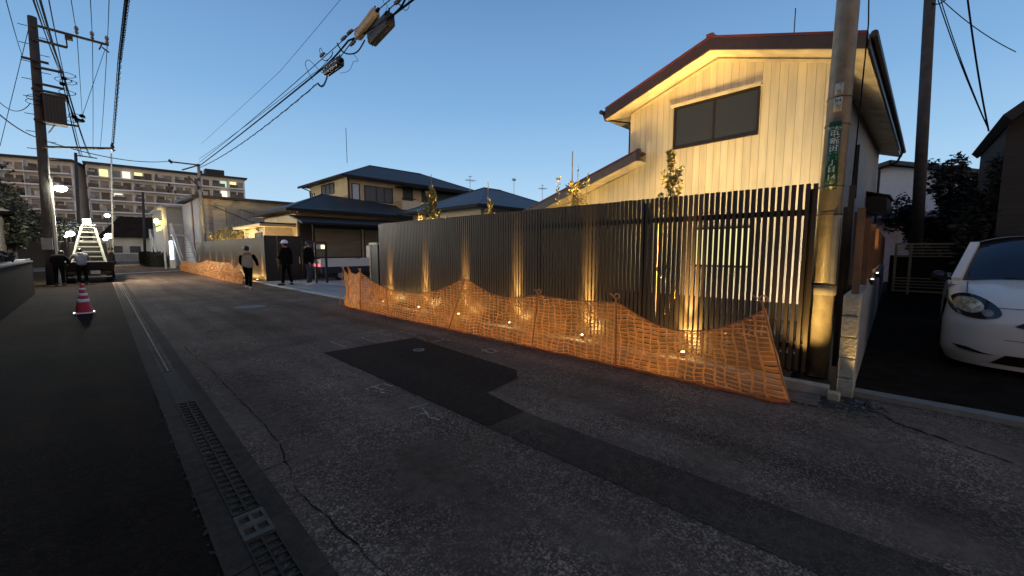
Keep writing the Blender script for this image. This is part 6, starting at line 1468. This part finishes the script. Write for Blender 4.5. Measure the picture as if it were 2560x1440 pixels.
def ovoid(cy_, cz, ry, rz_, tilt, egg=.25, n=28):
    P = []
    for i in range(n):
        a = 2 * math.pi * i / n; u = ry * math.cos(a); v = rz_ * math.sin(a) * (1 - egg * math.cos(a)); P.append((cy_ + u * math.cos(tilt) - v * math.sin(tilt), cz + u * math.sin(tilt) + v * math.cos(tilt)))
    return P
LAMPG = mat('lamp_reflector', (.62, .54, .36), .15, metal=.25, var=.65, scale=26)
for s_ in (1, -1):
    hl = mesh_obj('headlight', patch([(s_ * y, z) for y, z in ovoid(.588, .728, .208, .122, .34, -.22)], .006), mat('lamp_black', (.015, .017, .024), .12, spec=.8), car, local=True, smooth=True)
    mesh_obj('main_reflector', patch([(s_ * y, z) for y, z in ovoid(.632, .750, .120, .082, .34, 0)], .014), LAMPG, hl, local=True, smooth=True)
    mesh_obj('bulb', patch([(s_ * y, z) for y, z in ovoid(.60, .735, .028, .028, 0, 0)], .020), mat('bulb_glass', (.85, .8, .6), .1), hl, local=True, smooth=True)
    mesh_obj('indicator', patch([(s_ * y, z) for y, z in ovoid(.488, .672, .044, .038, .2, 0)], .014), mat('indicator_lens', (.32, .24, .22), .2, metal=.3, var=.3, scale=30), hl, local=True, smooth=True)
    mesh_obj('fog_slot', patch([(s_ * .73, .285), (s_ * .62, .275), (s_ * .50, .235), (s_ * .40, .218), (s_ * .52, .218), (s_ * .67, .242)], .006), BLACK, car, local=True)
mesh_obj('upper_grille', patch([(-.30, .555), (-.24, .600), (.24, .600), (.30, .555), (.22, .535), (-.22, .535)], .006), BLACK, car, local=True)
mesh_obj('lower_grille', patch([(-.44, .125), (-.34, .235), (.34, .235), (.44, .125)], .006), BLACK, car, local=True)
mesh_obj('number_plate', patch([(-.17, .30), (-.17, .42), (.17, .42), (.17, .30)], .02), WHITE, car, local=True)
b = MB(); b.tube([(xf(y, .735) - .002, y, .735) for y in [(-.50 + i * .05) for i in range(21)]], .0035, 4); mesh_obj('bonnet_gap', b, BLACK, car, local=True)
for s_ in (-1, 1):
    b = MB(); b.ell((1.24, s_ * .90, 1.02), .06, .085, .075, 14, 10); mr_ = mesh_obj('door_mirror', b, mat('mirror_shell', (.015, .012, .012), .3), car, local=True, smooth=True); b = MB(); b.bar((1.22, s_ * .75, .98), (1.22, s_ * .88, 1.0), .06, .04); mesh_obj('mirror_stalk', b, BLACK, mr_, local=True)
for x in (.80, 3.1):
    for s_ in (-1, 1):
        b = MB(); b.tube([(x, s_ * .62, .29), (x, s_ * .82, .29)], .285, 26); wq = mesh_obj('wheel', b, RUBBER, car, local=True); b = MB(); b.tube([(x, s_ * .63, .29), (x, s_ * .828, .29)], .18, 18); mesh_obj('rim', b, STEEL, wq, local=True)
b = MB(); b.box(.25, 3.6, -.66, .66, .19, .60); mesh_obj('underbody', b, BLACK, car, local=True)
for s_ in (-1, 1): b = MB(); b.bar((.70, s_ * -.18 + .05, 1.005), (1.02, s_ * -.18 + .52, 1.03), .014, .012)
mesh_obj('wiper', b, BLACK, car, local=True)

for s_ in (1, -1):
    P = []
    for k_ in range(14):
        y0 = .655 - .02 * k_ / 13; u = .10 + .88 * k_ / 13; q = y0 / W2; x0 = xf(y0, .73); x1 = max(1.02 + .20 * q * q, x0 + .02)
        P.append((x0 + (x1 - x0) * u, s_ * y0, .73 + .285 * (1 - (1 - u) ** 2) * (1 - .25 * q ** 3) - .04 * q ** 6 + .002))
    b = MB(); b.tube(P, .0045, 5); mesh_obj('bonnet_gap', b, BLACK, car, local=True)
    b = MB(); b.tube([(xf(y, .40) - .002, s_ * y * 1.0, .40) for y in (.05, .12, .2, .28, .36)], .0025, 4); mesh_obj('bumper_gap', b, BLACK, car, local=True)
